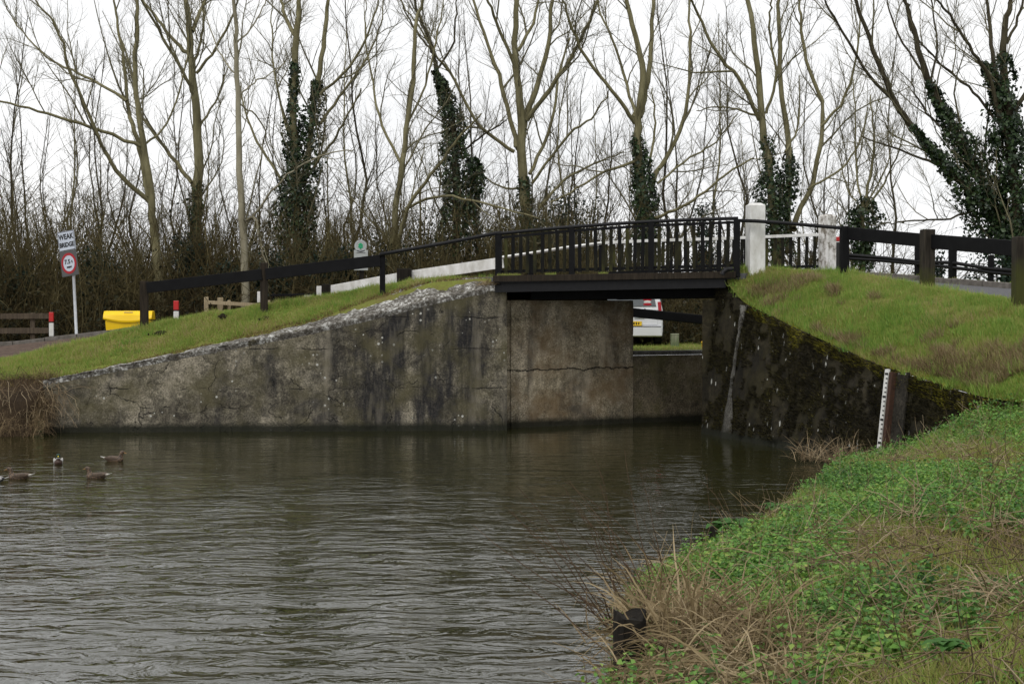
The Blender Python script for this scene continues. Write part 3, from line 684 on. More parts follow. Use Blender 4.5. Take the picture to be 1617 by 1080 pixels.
# ---------------------------------------------------------------- fences
def fence_post(T, x, yt, yb, D, wpx, mat_, name='post', sink=.25):
    b0 = P(x, yb, D); t0 = P(x, yt, D); wd = wpx * D / F
    mb = MB(); mb.box(((b0[0]), b0[1], (b0[2] - sink + t0[2]) / 2), (wd, wd, t0[2] - b0[2] + sink), np.array(Matrix.Rotation(random.gauss(.1, .08), 3, 'Z'))); return T.part(name, mb, mat_, bevel=.018)
lf = Thing('beam_fence', 'black beam fence on weathered posts along the grass verge left of the bridge', 'fence', P(417, 482, 35.55))
fence_post(lf, 228, 444, 515, 35.9, 12, M['postbrown']); fence_post(lf, 417, 415, 482, 35.5, 11.5, M['postbrown']); fence_post(lf, 604, 400, 456, 34.9, 8.5, M['black'])
def bm(T, a, b_, wd, ht, mat_, name='beam', bev=.008): m_ = MB(); m_.beam(a, b_, wd, ht); return T.part(name, m_, mat_, bevel=bev)
bm(lf, P(232, 454.5, 35.78), P(414, 433.5, 35.42), .09, .275, M['black']); bm(lf, P(420, 433, 35.40), P(601, 411.5, 34.83), .09, .285, M['black'])
mb = MB(); mb.tube([P(600, 402, 34.82), P(640, 395, 34.7), P(700, 384.5, 34.45), P(745, 376, 34.25), P(770, 371, 34.15), P(792, 367.5, 34.1)], .045, 10); lf.part('hand_rail', mb, M['blackrail'], smooth=True)
rf = Thing('beam_fence', 'black beam fence on mossy posts along the grass slope right of the bridge', 'fence', P(1463, 457, 30.3))
fence_post(rf, 1333, 357.5, 432, 32.6, 12.5, M['black']); fence_post(rf, 1464, 362.5, 459, 30.2, 18.5, M['post']); fence_post(rf, 1614, 374, 485, 27.2, 27, M['post'])
bm(rf, P(1337, 368.5, 32.6), P(1458, 379.8, 30.35), .09, .285, M['black']); bm(rf, P(1466, 381, 30.25), P(1612, 393, 27.35), .09, .30, M['black'])
bm(rf, P(1616, 394, 27.2), np.array([10.95, 23.6, 3.72]), .09, .30, M['black'])
mb = MB(); mb.box((10.95, 23.6, 3.15), (.27, .27, 1.45)); rf.part('post', mb, M['post'], bevel=.02)
mb = MB(); mb.tube([P(1160, 348.5, 32.86), P(1192, 349.2, 32.80), P(1240, 352.5, 32.72), P(1290, 357, 32.65), P(1338, 361, 32.58)], .042, 10); rf.part('hand_rail', mb, M['blackrail'], smooth=True)
rb = Thing('rail_fence', 'low black two rail fence beyond the road kerb at right', 'fence', P(1447, 432, 36.2))
fence_post(rb, 1448.5, 389, 434, 36.2, 8, M['black']); fence_post(rb, 1504, 394, 436, 35.2, 10.5, M['black']); fence_post(rb, 1564.5, 403, 444, 34.4, 8, M['black'])
for ys in ((402.5, 407.5, 413.5, 415, 424.5, 431), (408, 412, 416.5, 422.5, 430, 437)):
    mb = MB(); mb.tube([P(x, y, D) for x, y, D in zip((1336, 1397, 1448, 1504, 1564, 1640), ys, (37.6, 36.8, 36.15, 35.15, 34.35, 33.4))], .045, 8); rb.part('rail', mb, M['blackrail'], smooth=True)
wb = Thing('board_rail', 'low white painted board rail on stubby dark posts left of the bridge', 'rail', P(640, 447, 38.4))
for (xa, ya, Da), (xb, yb, Db) in ((((521, 458.5, 39.1)), (630, 438.5, 38.55)), ((646, 436.5, 38.4), (795, 414.5, 37.5))):
    bm(wb, P(xa, ya, Da), P(xb, yb, Db), .06, .26 if xa < 600 else .29, M['white'], 'board')
fence_post(wb, 515, 449, 478, 38.8, 13.5, M['postdark'], sink=.6); fence_post(wb, 638.5, 424.5, 452, 38.2, 22, M['postdark'], sink=.6)
mb = MB(); mb.tube([P(790, 407, 37.4), P(838, 400, 37.2), P(895, 391, 36.9), P(951, 384, 36.6)], .04, 4); wb.part('rail', mb, M['white'])
fence_post(wb, 838, 400, 440, 37.25, 8, M['black'], sink=.2)
pf = Thing('timber_fence', 'pale new timber post and rail fence beside the slender pale trunk', 'fence', P(326, 498, 43))
fence_post(pf, 326, 469, 502, 43, 7, M['paletimber'], sink=.9); fence_post(pf, 348, 470, 500, 43.4, 9, M['paletimber'], sink=.9); fence_post(pf, 362, 474, 500, 43.6, 5, M['paletimber'], sink=.9); fence_post(pf, 424, 474, 500, 43.3, 6, M['paletimber'], sink=.9)
bm(pf, P(328, 477.5, 42.9), P(409, 482, 43.1), .07, .11, M['paletimber'], 'rail'); bm(pf, P(409, 481.5, 43.1), P(500, 480, 43.3), .07, .11, M['paletimber'], 'rail'); bm(pf, P(328, 498, 42.9), P(409, 500, 43.1), .07, .10, M['paletimber'], 'rail')
gf = Thing('timber_fence', 'grey brown timber rail fence at the left edge behind the road', 'fence', P(52, 540, 43))
for x in (-60, -10, 52): fence_post(gf, x, 494, 545, 43, 7, M['greytimber'], sink=.3)
for y in (500, 523): bm(gf, P(-70, y, 42.9), P(78, y - 1, 42.9), .06, .17, M['greytimber'], 'rail')
lb = Thing('low_barrier', 'low thin black rail barrier behind the left verge', 'barrier', P(460, 470, 42))
bm(lb, P(428, 466.5, 42), P(498, 464.5, 42), .05, .06, M['black'], 'rail'); mb = MB(); mb.tube([P(444, 479, 42), P(462, 466, 42)], .03, 6); lb.part('brace', mb, M['black'])
for x in (432, 494): fence_post(lb, x, 463, 482, 42.05, 3, M['black'], sink=1)
T, _ = square_post('utility_box', 'small pale grey metal box beside the low black barrier', 488, 466, 484, 41.2, 14, M['greymetal'], .1, False, None, 'box', 1.1)

# kerbs, each stone a part
def kerb(name, pts, step_, wd, ht, mat_, lift):
    pts = np.array(pts, float); seg = np.linalg.norm(np.diff(pts, axis=0), axis=1); s_ = np.concatenate([[0], np.cumsum(seg)]); tot = s_[-1]
    at_s = lambda q: np.array([np.interp(q, s_, pts[:, i]) for i in range(3)])
    root = None; k = 0
    m_ = None
    root = bpy.data.objects.new(name, None); C.objects.link(root); root.location = pts[0]; tag(root, kind='structure')
    while (k + 1) * step_ < tot:
        a = at_s(k * step_ + .008); b_ = at_s((k + 1) * step_ - .008); mb = MB(); j = np.array([0, 0, lift + random.gauss(0, .004)])
        mb.beam(a + j, b_ + j, wd, ht); build('kerb_stone', mb, mat_, root, pts[0], bevel=.015); k += 1
kerb('kerb', resample(N3[1:8], 40) + np.array([.0, .0, 0]), .91, .13, .26, M['kerb'], .0)
kl = KL[5]; sel = (kl[:, 0] > -17) & (kl[:, 0] < -7); kerb('kerb', kl[sel], .91, .13, .24, M['kerb'], -.02)

# ---------------------------------------------------------------- signs, bin, marker posts
def text_mesh(body, size, name='lettering', bold=0.0):
    cu = bpy.data.curves.new(name, 'FONT'); cu.body = body; cu.size = size; cu.align_x = 'CENTER'; cu.align_y = 'CENTER'; cu.offset = bold; cu.extrude = .002
    cu.space_line = .82; cu.resolution_u = 3
    o = bpy.data.objects.new(name, cu); C.objects.link(o); dg = bpy.context.evaluated_depsgraph_get(); dg.update()
    me = bpy.data.meshes.new_from_object(o.evaluated_get(dg)); C.objects.unlink(o); bpy.data.objects.remove(o); return me
def disc(r0, r1, y, n=40, th=.004):
    m_ = MB(); v = []
    for rr in (r0, r1):
        for yy in (y, y - th):
            v += [(rr * math.cos(2 * math.pi * i / n), yy, rr * math.sin(2 * math.pi * i / n)) for i in range(n)]
    f = []
    for i in range(n):
        j = (i + 1) % n; f += [(n + i, 3 * n + i, 3 * n + j, n + j), (2 * n + i, 2 * n + j, 3 * n + j, 3 * n + i)]
    m_.add(v, f); return m_
def face_part(name, mb, mat_, parent, dz=0, dx=0):
    o = build(name, mb, mat_, parent); o.location = (dx, 0, dz); return o
D = 40.9
sb = P(121, 534, D); s_top = P(110, 365, D)
sg = Thing('road_sign', 'weak bridge weight limit sign with red ring on a grey pole', 'sign', sb); sg.o.rotation_euler = (0, R(-2.8), R(-22))
H = s_top[2] - sb[2]
mb = MB(); mb.tube([(0, 0, -.3), (0, 0, H - .05)], .042, 12); build('pole', mb, M['steel'], sg.o, smooth=True)
def signplate(name, zc, wd, ht, mat_):
    m_ = MB(); m_.box((-.12, -.06, zc), (wd, .012, ht)); return build(name, m_, mat_, sg.o, bevel=.006)
zt1 = H - .27
p1 = signplate('name_plate', zt1, .60, .56, M['signwhite']); p2 = signplate('limit_plate', zt1 - .28 - .37, .60, .73, M['signgrey'])
for q_ in (p1, p2):
    c_ = Vector((-.12, 0, zt1 - .3)); q_.rotation_euler = (0, R(-5), 0); q_.location = c_ - Matrix.Rotation(R(-5), 3, 'Y') @ c_
fm = MB(); 
for a, b_ in (((-.40, -.067, zt1 + .265), (.16, -.067, zt1 + .265)), ((-.40, -.067, zt1 - .265), (.16, -.067, zt1 - .265))): fm.beam(a, b_, .004, .014)
for x in (-.40, .16): fm.beam((x, -.067, zt1 - .265), (x, -.067, zt1 + .265), .004, .014, (1, 0, 0))
build('border', fm, M['ink'], p1)
for i, (txt, z, sz) in enumerate((('WEAK', .115, .195), ('BRIDGE', -.115, .165))):
    o = link('lettering', text_mesh(txt, sz, bold=.007), M['ink'], p1); o.rotation_euler = (math.pi / 2, 0, 0); o.location = (-.12, -.069, zt1 + z); o.scale = (.92, 1.1, 1)
zc = zt1 - .65
mb = MB(); n = 40; mb.add([(.215 * math.cos(2 * math.pi * i / n), -.0695, .255 * math.sin(2 * math.pi * i / n)) for i in range(n)], [tuple(range(n))]); face_part('white_disc', mb, M['signwhite'], p2, zc, -.12)
rg = disc(.20, .262, -.070); rg.v = [np.array(rg.v[0]) * (1, 1, 1.15)]; face_part('red_ring', rg, M['signred'], p2, zc, -.12)
for txt, x, z, sz in (('7.5', -.165, .045, .175), ('t', -.005, .045, .12), ('mgw', -.12, -.10, .09)):
    o = link('lettering', text_mesh(txt, sz, bold=.005), M['ink'], p2); o.rotation_euler = (math.pi / 2, 0, 0); o.location = (x, -.073, zc + z)

ns = Thing('information_sign', 'grey round topped sign with green leaf emblem behind the black beam fence', 'sign', P(570, 448, 41))
px_ = 41 / F; c0 = P(570, 411, 40.95)
mb = MB(); mb.box(c0, (22 * px_, .03, 32 * px_)); pl_ = ns.part('panel', mb, M['greymetal'], bevel=.006)
cr_ = P(569.5, 388.5, 40.95)
mb = MB(); n = 28; pts = [(cr_[0] + 9.8 * px_ * math.cos(2 * math.pi * i / n), cr_[2] + 9.8 * px_ * math.sin(2 * math.pi * i / n)) for i in range(n)]
mb.add([(x, cr_[1] - .015, z) for x, z in pts] + [(x, cr_[1] + .015, z) for x, z in pts], [tuple(range(n)), tuple(range(n, 2 * n))[::-1]] + [(i, n + i, n + (i + 1) % n, (i + 1) % n) for i in range(n)])
ro = ns.part('roundel', mb, M['greymetal'])
mb = disc(.135, .150, 0); mb.v = [mb.v[0] + cr_ + (0, -.017, 0)]; ns.part('rim', mb, M['steel'], ro)
mb = MB()
for k, (dx, dz, sx) in enumerate(((0, .055, .045), (-.03, .025, .04), (.035, .02, .04), (-.03, -.03, .045), (.03, -.035, .045), (0, -.06, .035))): mb.ell(cr_ + (dx, -.017, dz), (sx, .004, .028), 10, 6)
mb.beam(cr_ + (0, -.018, -.10), cr_ + (0, -.018, .09), .006, .016, (0, 1, 0)); ns.part('leaf_emblem', mb, M['signgreen'], ro)
mb = MB(); mb.beam(c0 + (-.13, -.017, .21), c0 + (.13, -.017, .21), .004, .02); ns.part('lettering_line', mb, M['signgrey'], pl_)
mb = MB(); mb.box(P(571, 436, 41) + (0, .03, -.15), (.13, .08, .8)); ns.part('post', mb, M['postdark'])

gb0 = P(202, 529, 41.2); gbT = Thing('grit_bin', 'bright yellow plastic grit bin on the road verge', 'bin', gb0, None, R(6))
L_, Wd, Hh = 1.38, .62, .70
prof = [(-.02, 0), (-.02, .42), (.03, .46), (-.05, .50), (-.02, .60), (.10, .70), (.62, .62), (.66, .52), (.60, .46), (.62, 0)]
def extr(prof, x0, x1, taper=0):
    n = len(prof); v = [(x0 + taper * (1 - z / .7), y, z) for y, z in prof] + [(x1 - taper * (1 - z / .7), y, z) for y, z in prof]
    return v, [tuple(range(n))[::-1], tuple(range(n, 2 * n))] + [(i, (i + 1) % n, n + (i + 1) % n, n + i) for i in range(n)]
mb = MB(); v, f = extr([(0, -.2), (-.03, .43), (.60, .43), (.57, -.2)], -L_ / 2 + .03, L_ / 2 - .03, .05); mb.add(v, f); build('bin_body', mb, M['yellow'], gbT.o, bevel=.03, seg=3)
mb = MB(); n = 16
lidv = []; 
for i in range(n + 1):
    x = -L_ / 2 + L_ * i / n; dip = .10 * math.sin(math.pi * i / n) ** 1.0
    lidv += [(x, -.07, .46 - dip), (x, -.08, .50 - dip * .9), (x, -.04, .58), (x, .10, .69), (x, .45, .70), (x, .62, .60), (x, .64, .44)]
k = 7; f = [(i * k + j, i * k + k + j, i * k + k + j + 1, i * k + j + 1) for i in range(n) for j in range(k - 1)] + [tuple(range(k)), tuple(range(n * k, n * k + k))[::-1]]
mb.add(lidv, f); lid = build('lid', mb, M['yellow'], gbT.o, smooth=False, bevel=.01)
mb = MB(); mb.box((.02, -.005, .652), (.26, .004, .03), np.array(Matrix.Rotation(R(38), 3, 'X'))); build('label', mb, M['greymetal'], lid)

def marker(label, x, yt, ym, yw, yb, D, wpx, top_mat, group=None):
    b0 = P(x, yb, D); wd = wpx * D / F; T = Thing('marker_post', label, 'marker post', b0)
    z = [P(x, q, D)[2] for q in (yt, ym, yw, yb)]
    mb = MB(); mb.box((b0[0], b0[1], (z[0] + z[3] - .5) / 2), (wd * .92, wd * .5, z[0] - z[3] + .5)); T.part('shaft', mb, M['trimblack'], bevel=.01)
    if top_mat is not None:
        mb = MB(); mb.box((b0[0], b0[1], (z[0] + z[1]) / 2), (wd, wd * .6, (z[0] - z[1]))); T.part('red_band', mb, top_mat, bevel=.012)
    mb = MB(); zz = z[1] - .035 if top_mat is not None else z[0] - .005; mb.box((b0[0], b0[1], (zz + z[2]) / 2), (wd * .98, wd * .58, zz - z[2])); T.part('white_band', mb, M['white'], bevel=.01)
marker('red and white marker post beside the road sign pole, farthest left', 81.5, 493, 508, 531, 540, 40.4, 7, M['red'])
marker('red and white marker post between the yellow bin and the timber fence', 278.5, 475, 489.5, 510, 520, 40.0, 8, M['red'])
marker('white and black marker post against the second fence post on the left verge', 410, 460, 460, 478, 492, 40.0, 7, None)
marker('white and black marker post at the left end of the white board rail', 504.3, 451.5, 451.5, 469, 482, 39.4, 8.5, None)
marker('dark marker post with red band behind the flaking white post', 1322, 374, 381, 381.5, 436, 36.6, 8, M['red'])

M['slab'] = concrete('dark_slab_concrete', (.012, .010, .007), (.022, .019, .014), (.042, .036, .027), (.012, .010, .008), .9, False)
# depth gauge on the right wall
g0 = along(TOPR, np.array(.50)); 
def onwall(u, z):
    a, b_ = along(BOTR, np.array(u)), along(TOPR, np.array(u)); k = (z + .5) / (b_[2] + .5); return lerp(a, b_, k)
ug = .553; gn = np.cross(along(TOPR, np.array(.6)) - along(TOPR, np.array(.4)), (0, 0, 1.)); gn /= np.linalg.norm(gn)
if gn[0] > 0: gn = -gn
gt = (along(TOPR, np.array(.6)) - along(TOPR, np.array(.4))); gt[2] = 0; gt /= np.linalg.norm(gt)
dg_ = Thing('depth_gauge', 'white depth gauge board with black ticks on the mossy right wall', 'gauge board', onwall(ug, .0))
ztop = along(TOPR, np.array(ug))[2]
def gp(z, off=.09, al=0): return onwall(ug, z) + gn * off + gt * al
upv = gp(1.5) - gp(0); upv /= np.linalg.norm(upv)
mb = MB(); mb.beam(gp(-.1, .035, .22), gp(ztop - .03, .035, .22), .04, .58, gt); plq = dg_.part('backing_slab', mb, M['slab'])
mb = MB(); mb.beam(gp(-.1, .10, .10), gp(ztop - .03, .10, .10), .12, .10, gt); dg_.part('iron_channel', mb, M['rust'], bevel=.01)
mb = MB(); mb.beam(gp(-.1, .12, -.06), gp(ztop + .02, .12, -.06), .05, .11, gt); stf = dg_.part('staff', mb, M['white'], bevel=.006)
z = .02; i = 0
while z < ztop - .03:
    ln_ = .09 if i % 5 == 0 else .05
    mb = MB(); a = gp(z, .148, -.06 + (.15 - ln_) / 2 - .012); mb.box(a, (ln_, .006, .022 if i % 5 else .04), np.stack([gt, gn, upv], 1)); dg_.part('tick', mb, M['ink'], stf); z += .085; i += 1

# ---------------------------------------------------------------- beyond the opening: beam, stone, van
bb = Thing('balance_beam', 'thick black lock gate balance beam seen through the bridge opening', 'lock beam', P(1060, 560, 38.6))
bm(bb, P(900, 483.5, 38.6), P(1190, 513, 38.9), .28, .25, M['black'], 'beam', .02)
for x, zb in ((915, 1.7), (1180, .0)):
    q = P(x, 492 if x < 1000 else 514, 38.75); mb = MB(); mb.box((q[0], q[1], (q[2] + zb) / 2), (.3, .3, q[2] - zb)); bb.part('heel_post', mb, M['black'])
b0 = P(1065.5, 546.5, 41.6); ms_ = Thing('marker_stone', 'small mossy pale marker stone on the lockside lawn', 'stone', b0)
mb = MB(); mb.box((b0[0], b0[1], b0[2] + .12), (.24, .16, .46)); ms_.part('stone', mb, M['stone'], bevel=.04, seg=3); mb = MB(); mb.box((b0[0], b0[1] - .0, b0[2] + .34), (.25, .17, .05)); ms_.part('cap', mb, M['stone'], bevel=.02)
b0 = P(1109.5, 550, 40.8); yb_ = Thing('mooring_bollard', 'small yellow mooring bollard on the lockside lawn at right', 'bollard', b0)
mb = MB(); mb.tube([b0 + (0, 0, -.05), b0 + (0, 0, .15)], .035, 10); yb_.part('stem', mb, M['yellow2'], smooth=True); mb = MB(); mb.ell(b0 + (0, 0, .17), (.05, .05, .04)); yb_.part('cap', mb, M['yellow2'], smooth=True)

vb = np.array([3.50, 41.9, 1.80]); van = Thing('parked_van', 'white van parked rear on behind the bridge opening', 'van', vb)
def vsec(y, zb, zt_, wb, wt, mid):   # rounded section
    zm = zb + (zt_ - zb) * .42
    half = [(wb * .96, zb), (wb, zb + .12), (wb, zm), (wb * .985, zm + .12), (wt, zt_ - .14), (wt - .06, zt_ - .04), (wt - .2, zt_)]
    return [(x, y, z) for x, z in half] + [(-x, y, z) for x, z in half[::-1]]
secs = [vsec(.10, .32, 1.90, .92, .74, 0), vsec(.16, .28, 1.95, .96, .78, 0), vsec(.5, .25, 1.98, .97, .80, 0), vsec(2.9, .25, 1.98, .97, .80, 0), vsec(3.7, .25, 1.70, .97, .72, 0), vsec(4.2, .25, 1.12, .95, .85, 0), vsec(4.85, .3, .95, .88, .78, 0)]
# slope the rear: lower edge further back (towards the camera) than the roof
v = []; ns_ = len(secs[0])
for si, s_ in enumerate(secs):
    for x, y, z in s_: v.append((x, y + (.18 * max(0, (z - 1.0)) if si < 2 else 0), z))
f = [tuple(range(ns_))[::-1], tuple(range((len(secs) - 1) * ns_, len(secs) * ns_))] + [(i * ns_ + j, i * ns_ + (j + 1) % ns_, (i + 1) * ns_ + (j + 1) % ns_, (i + 1) * ns_ + j) for i in range(len(secs) - 1) for j in range(ns_)]
mb = MB(); mb.add(v, [q[::-1] for q in f]); body = build('body', mb, M['vanwhite'], van.o, bevel=.02)
def vp(name, mb, mat_, parent=None, **k): return build(name, mb, mat_, parent or van.o, **k)
slope = lambda z: .10 + .18 * max(0, z - 1.0)
def rearpanel(x0, x1, x0t, x1t, z0, z1, th=.02):
    m_ = MB(); m_.add([(x0, slope(z0) - th, z0), (x1, slope(z0) - th, z0), (x1t, slope(z1) - th, z1), (x0t, slope(z1) - th, z1), (x0, slope(z0) + .02, z0), (x1, slope(z0) + .02, z0), (x1t, slope(z1) + .02, z1), (x0t, slope(z1) + .02, z1)],
          [(0,1,2,3),(7,6,5,4),(0,4,5,1),(1,5,6,2),(2,6,7,3),(3,7,4,0)]); return m_
win = vp('rear_window', rearpanel(-.76, .76, -.66, .66, 1.16, 1.72), M['glass'], bevel=.01)
for z, c in ((1.36, 'signred'), (1.22, 'signred'), (1.29, 'white')):
    m_ = MB(); m_.ell((.50 if c != 'white' else .5, slope(z) - .022, z), (.13 if c != 'white' else .11, .005, .045 if c != 'white' else .05), 16, 8); vp('window_sticker', m_, M[c], win)
vp('tailgate', rearpanel(-.80, .80, -.80, .80, .62, 1.10, .012), M['vanwhite'], bevel=.012)
for s_ in (-1, 1):
    m_ = rearpanel(min(s_ * .84, s_ * .935), max(s_ * .84, s_ * .935), min(s_ * .80, s_ * .90), max(s_ * .80, s_ * .90), .86, 1.30, .025); vp('tail_light', m_, M['signred'], bevel=.01)
    m_ = MB(); m_.box((s_ * .6, .05, .36), (.08, .03, .05)); vp('reflector', m_, M['signred'])
m_ = MB(); m_.box((0, .06, .43), (1.86, .16, .30)); bp_ = vp('bumper', m_, M['vanwhite'], bevel=.04, seg=3)
m_ = MB(); m_.box((0, -.022, .575), (1.80, .01, .022)); vp('bumper_step', m_, M['trimblack'], bp_)
m_ = MB(); m_.box((.05, .075, .66), (.56, .02, .13)); npl = vp('number_plate', m_, M['plate'], bevel=.004)
for i, x in enumerate((-.16, -.09, -.02, .07, .14, .21)):
    m_ = MB(); m_.box((x + .03, .0635, .66), (.034, .004, .07)); vp('character', m_, M['ink'], npl)
m_ = MB(); m_.box((.42, .075, 1.02), (.05, .03, .16)); vp('door_handle', m_, M['trimblack'], bevel=.01)
m_ = MB(); m_.box((.26, .07, .84), (.3, .02, .03)); vp('badge', m_, M['steel'])
for s_ in (-1, 1):
    for y in (.95, 3.95):
        m_ = MB(); m_.tube([(s_ * .78, y, .30), (s_ * .965, y, .30)], .32, 24); wh = vp('wheel', m_, M['rubber'], bevel=.03); m_ = MB(); m_.tube([(s_ * .90, y, .30), (s_ * .975, y, .30)], .2, 20); vp('rim', m_, M['steel'], wh)
    m_ = MB(); m_.box((s_ * .955, 1.6, 1.38), (.03, 1.9, .42)); vp('side_window', m_, M['glass'])
m_ = MB(); m_.add([(-.72, 3.62, 1.68), (.72, 3.62, 1.68), (.82, 4.2, 1.15), (-.82, 4.2, 1.15)], [(0, 3, 2, 1)]); 
m_.v = [m_.v[0] + (0, .03, .03)]; vp('windscreen', m_, M['glass'])

# ---------------------------------------------------------------- trees
def unit(a): return a / (np.linalg.norm(a, axis=-1, keepdims=True) + 1e-12)
def catmull(pts, n):
    pts = np.asarray(pts, float); k = len(pts); q = np.linspace(0, k - 1, n); i = np.clip(q.astype(int), 0, k - 2); f = (q - i)[:, None]
    p0 = pts[np.clip(i - 1, 0, k - 1)]; p1 = pts[i]; p2 = pts[i + 1]; p3 = pts[np.clip(i + 2, 0, k - 1)]
    return .5 * (2 * p1 + (p2 - p0) * f + (2 * p0 - 5 * p1 + 4 * p2 - p3) * f ** 2 + (3 * p1 - p0 - 3 * p2 + p3) * f ** 3)
def spawn(r, limbs, per_m, lmin, lmax, npt, rfac, t0=.12, up=.35, ang=(.45, .95), zmax=None, keep=1.0):
    """children branches of limbs [(pts (K,3), radii (K,))]; returns the same kind of list, equal npt"""
    out = []
    for pts, rad in limbs:
        seg = np.linalg.norm(np.diff(pts, axis=0), axis=1); s = np.concatenate([[0], np.cumsum(seg)]); L = s[-1]
        n = r.poisson(per_m * L * (1 - t0))
        if n == 0: continue
        t = t0 + (1 - t0) * r.random(n); q = t * L
        pos = np.stack([np.interp(q, s, pts[:, i]) for i in range(3)], 1); rr = np.interp(q, s, rad)
        idx = np.clip(np.searchsorted(s, q) - 1, 0, len(seg) - 1); tan = unit(np.diff(pts, axis=0)[idx])
        rnd = unit(r.normal(size=(n, 3))); side = unit(rnd - tan * (rnd * tan).sum(1, keepdims=True))
        a = r.uniform(*ang, size=(n, 1)); d = tan * np.cos(a) + side * np.sin(a); d[:, 2] += up * r.random(n); d = unit(d)
        ln_ = (lmin + (lmax - lmin) * r.random(n) ** 1.3) * (1.05 - .55 * t)
        ln_ = np.minimum(ln_, L * .85)
        P_ = np.empty((n, npt, 3)); P_[:, 0] = pos
        for k in range(1, npt):
            d = unit(d + r.normal(size=(n, 3)) * .16 + np.array([0, 0, .09]))
            P_[:, k] = P_[:, k - 1] + d * (ln_ / (npt - 1))[:, None]
        r0 = np.minimum(rr * .62, .004 + ln_ * rfac)
        R_ = r0[:, None] * np.linspace(1, .3, npt)[None]
        for k in range(n): out.append((P_[k], R_[k]))
    return out
def pack(limbs, n):
    """limbs of several point counts -> one vertex and face array"""
    by = {}
    for p, rd in limbs: by.setdefault(len(p), []).append((p, rd))
    V, Fq, o = [], [], 0
    for k, l in by.items():
        v, f = tubes_np(np.array([q[0] for q in l]), np.array([q[1] for q in l]), n); V.append(v); Fq.append(f + o); o += len(v)
    return np.concatenate(V), np.concatenate(Fq)
def leaves(pos, nrm, size, r, fold=.25, k=2):
    """diamond leaves (two triangles, folded) at pos facing nrm"""
    n = len(pos); a = unit(np.cross(nrm, unit(r.normal(size=(n, 3))))); b_ = np.cross(nrm, a); s = np.asarray(size).reshape(-1, 1) * np.ones((n, 1))
    V = np.stack([pos - a * s * .5, pos + b_ * s * .42 + nrm * s * fold * .5, pos + a * s * .6 - nrm * s * .1, pos - b_ * s * .42 + nrm * s * fold * .5], 1).reshape(-1, 3)
    i = np.arange(n)[:, None] * 4; Fq = np.concatenate([i + np.array([[0, 1, 2]]), i + np.array([[0, 2, 3]])], 1).reshape(-1, 3)
    return V, Fq
def ivy_cloud(r, segs, n, size=(.07, .135)):
    """leaves wrapped round stems: segs = list of (polyline, radius polyline)"""
    Ls = [np.linalg.norm(np.diff(p, axis=0), axis=1).sum() * np.mean(rd) for p, rd in segs]; P_, Nn = [], []
    for (p, rd), L in zip(segs, Ls):
        m = int(n * L / sum(Ls)); t = r.random(m); u = np.linspace(0, 1, len(p)); c = np.stack([np.interp(t, u, p[:, i]) for i in range(3)], 1); q = np.interp(t, u, rd)
        d = unit(r.normal(size=(m, 3)) * np.array([1, 1, .55])); lump = .2 + 1.75 * fbm(c * 1.0 + d * .5, 1.3, 3)
        rad = q * lump * (.62 + .5 * r.random(m) ** .6); far = r.random(m) > .94; rad = np.where(far, rad * 1.35, rad)
        kp = (fbm(c * 1.1 + d * .8, 2.2, 3) > .36 + .22 * np.clip((t - .55) / .45, 0, 1)); P_.append((c + d * rad[:, None])[kp]); Nn.append(unit(d + r.normal(size=(m, 3)) * .55 + np.array([0, 0, .25]))[kp])
    P_ = np.concatenate(P_); Nn = np.concatenate(Nn)
    return leaves(P_, Nn, size[0] * .7 + (size[1] * 1.25 - size[0] * .7) * r.random(len(P_)) ** 1.8, r)

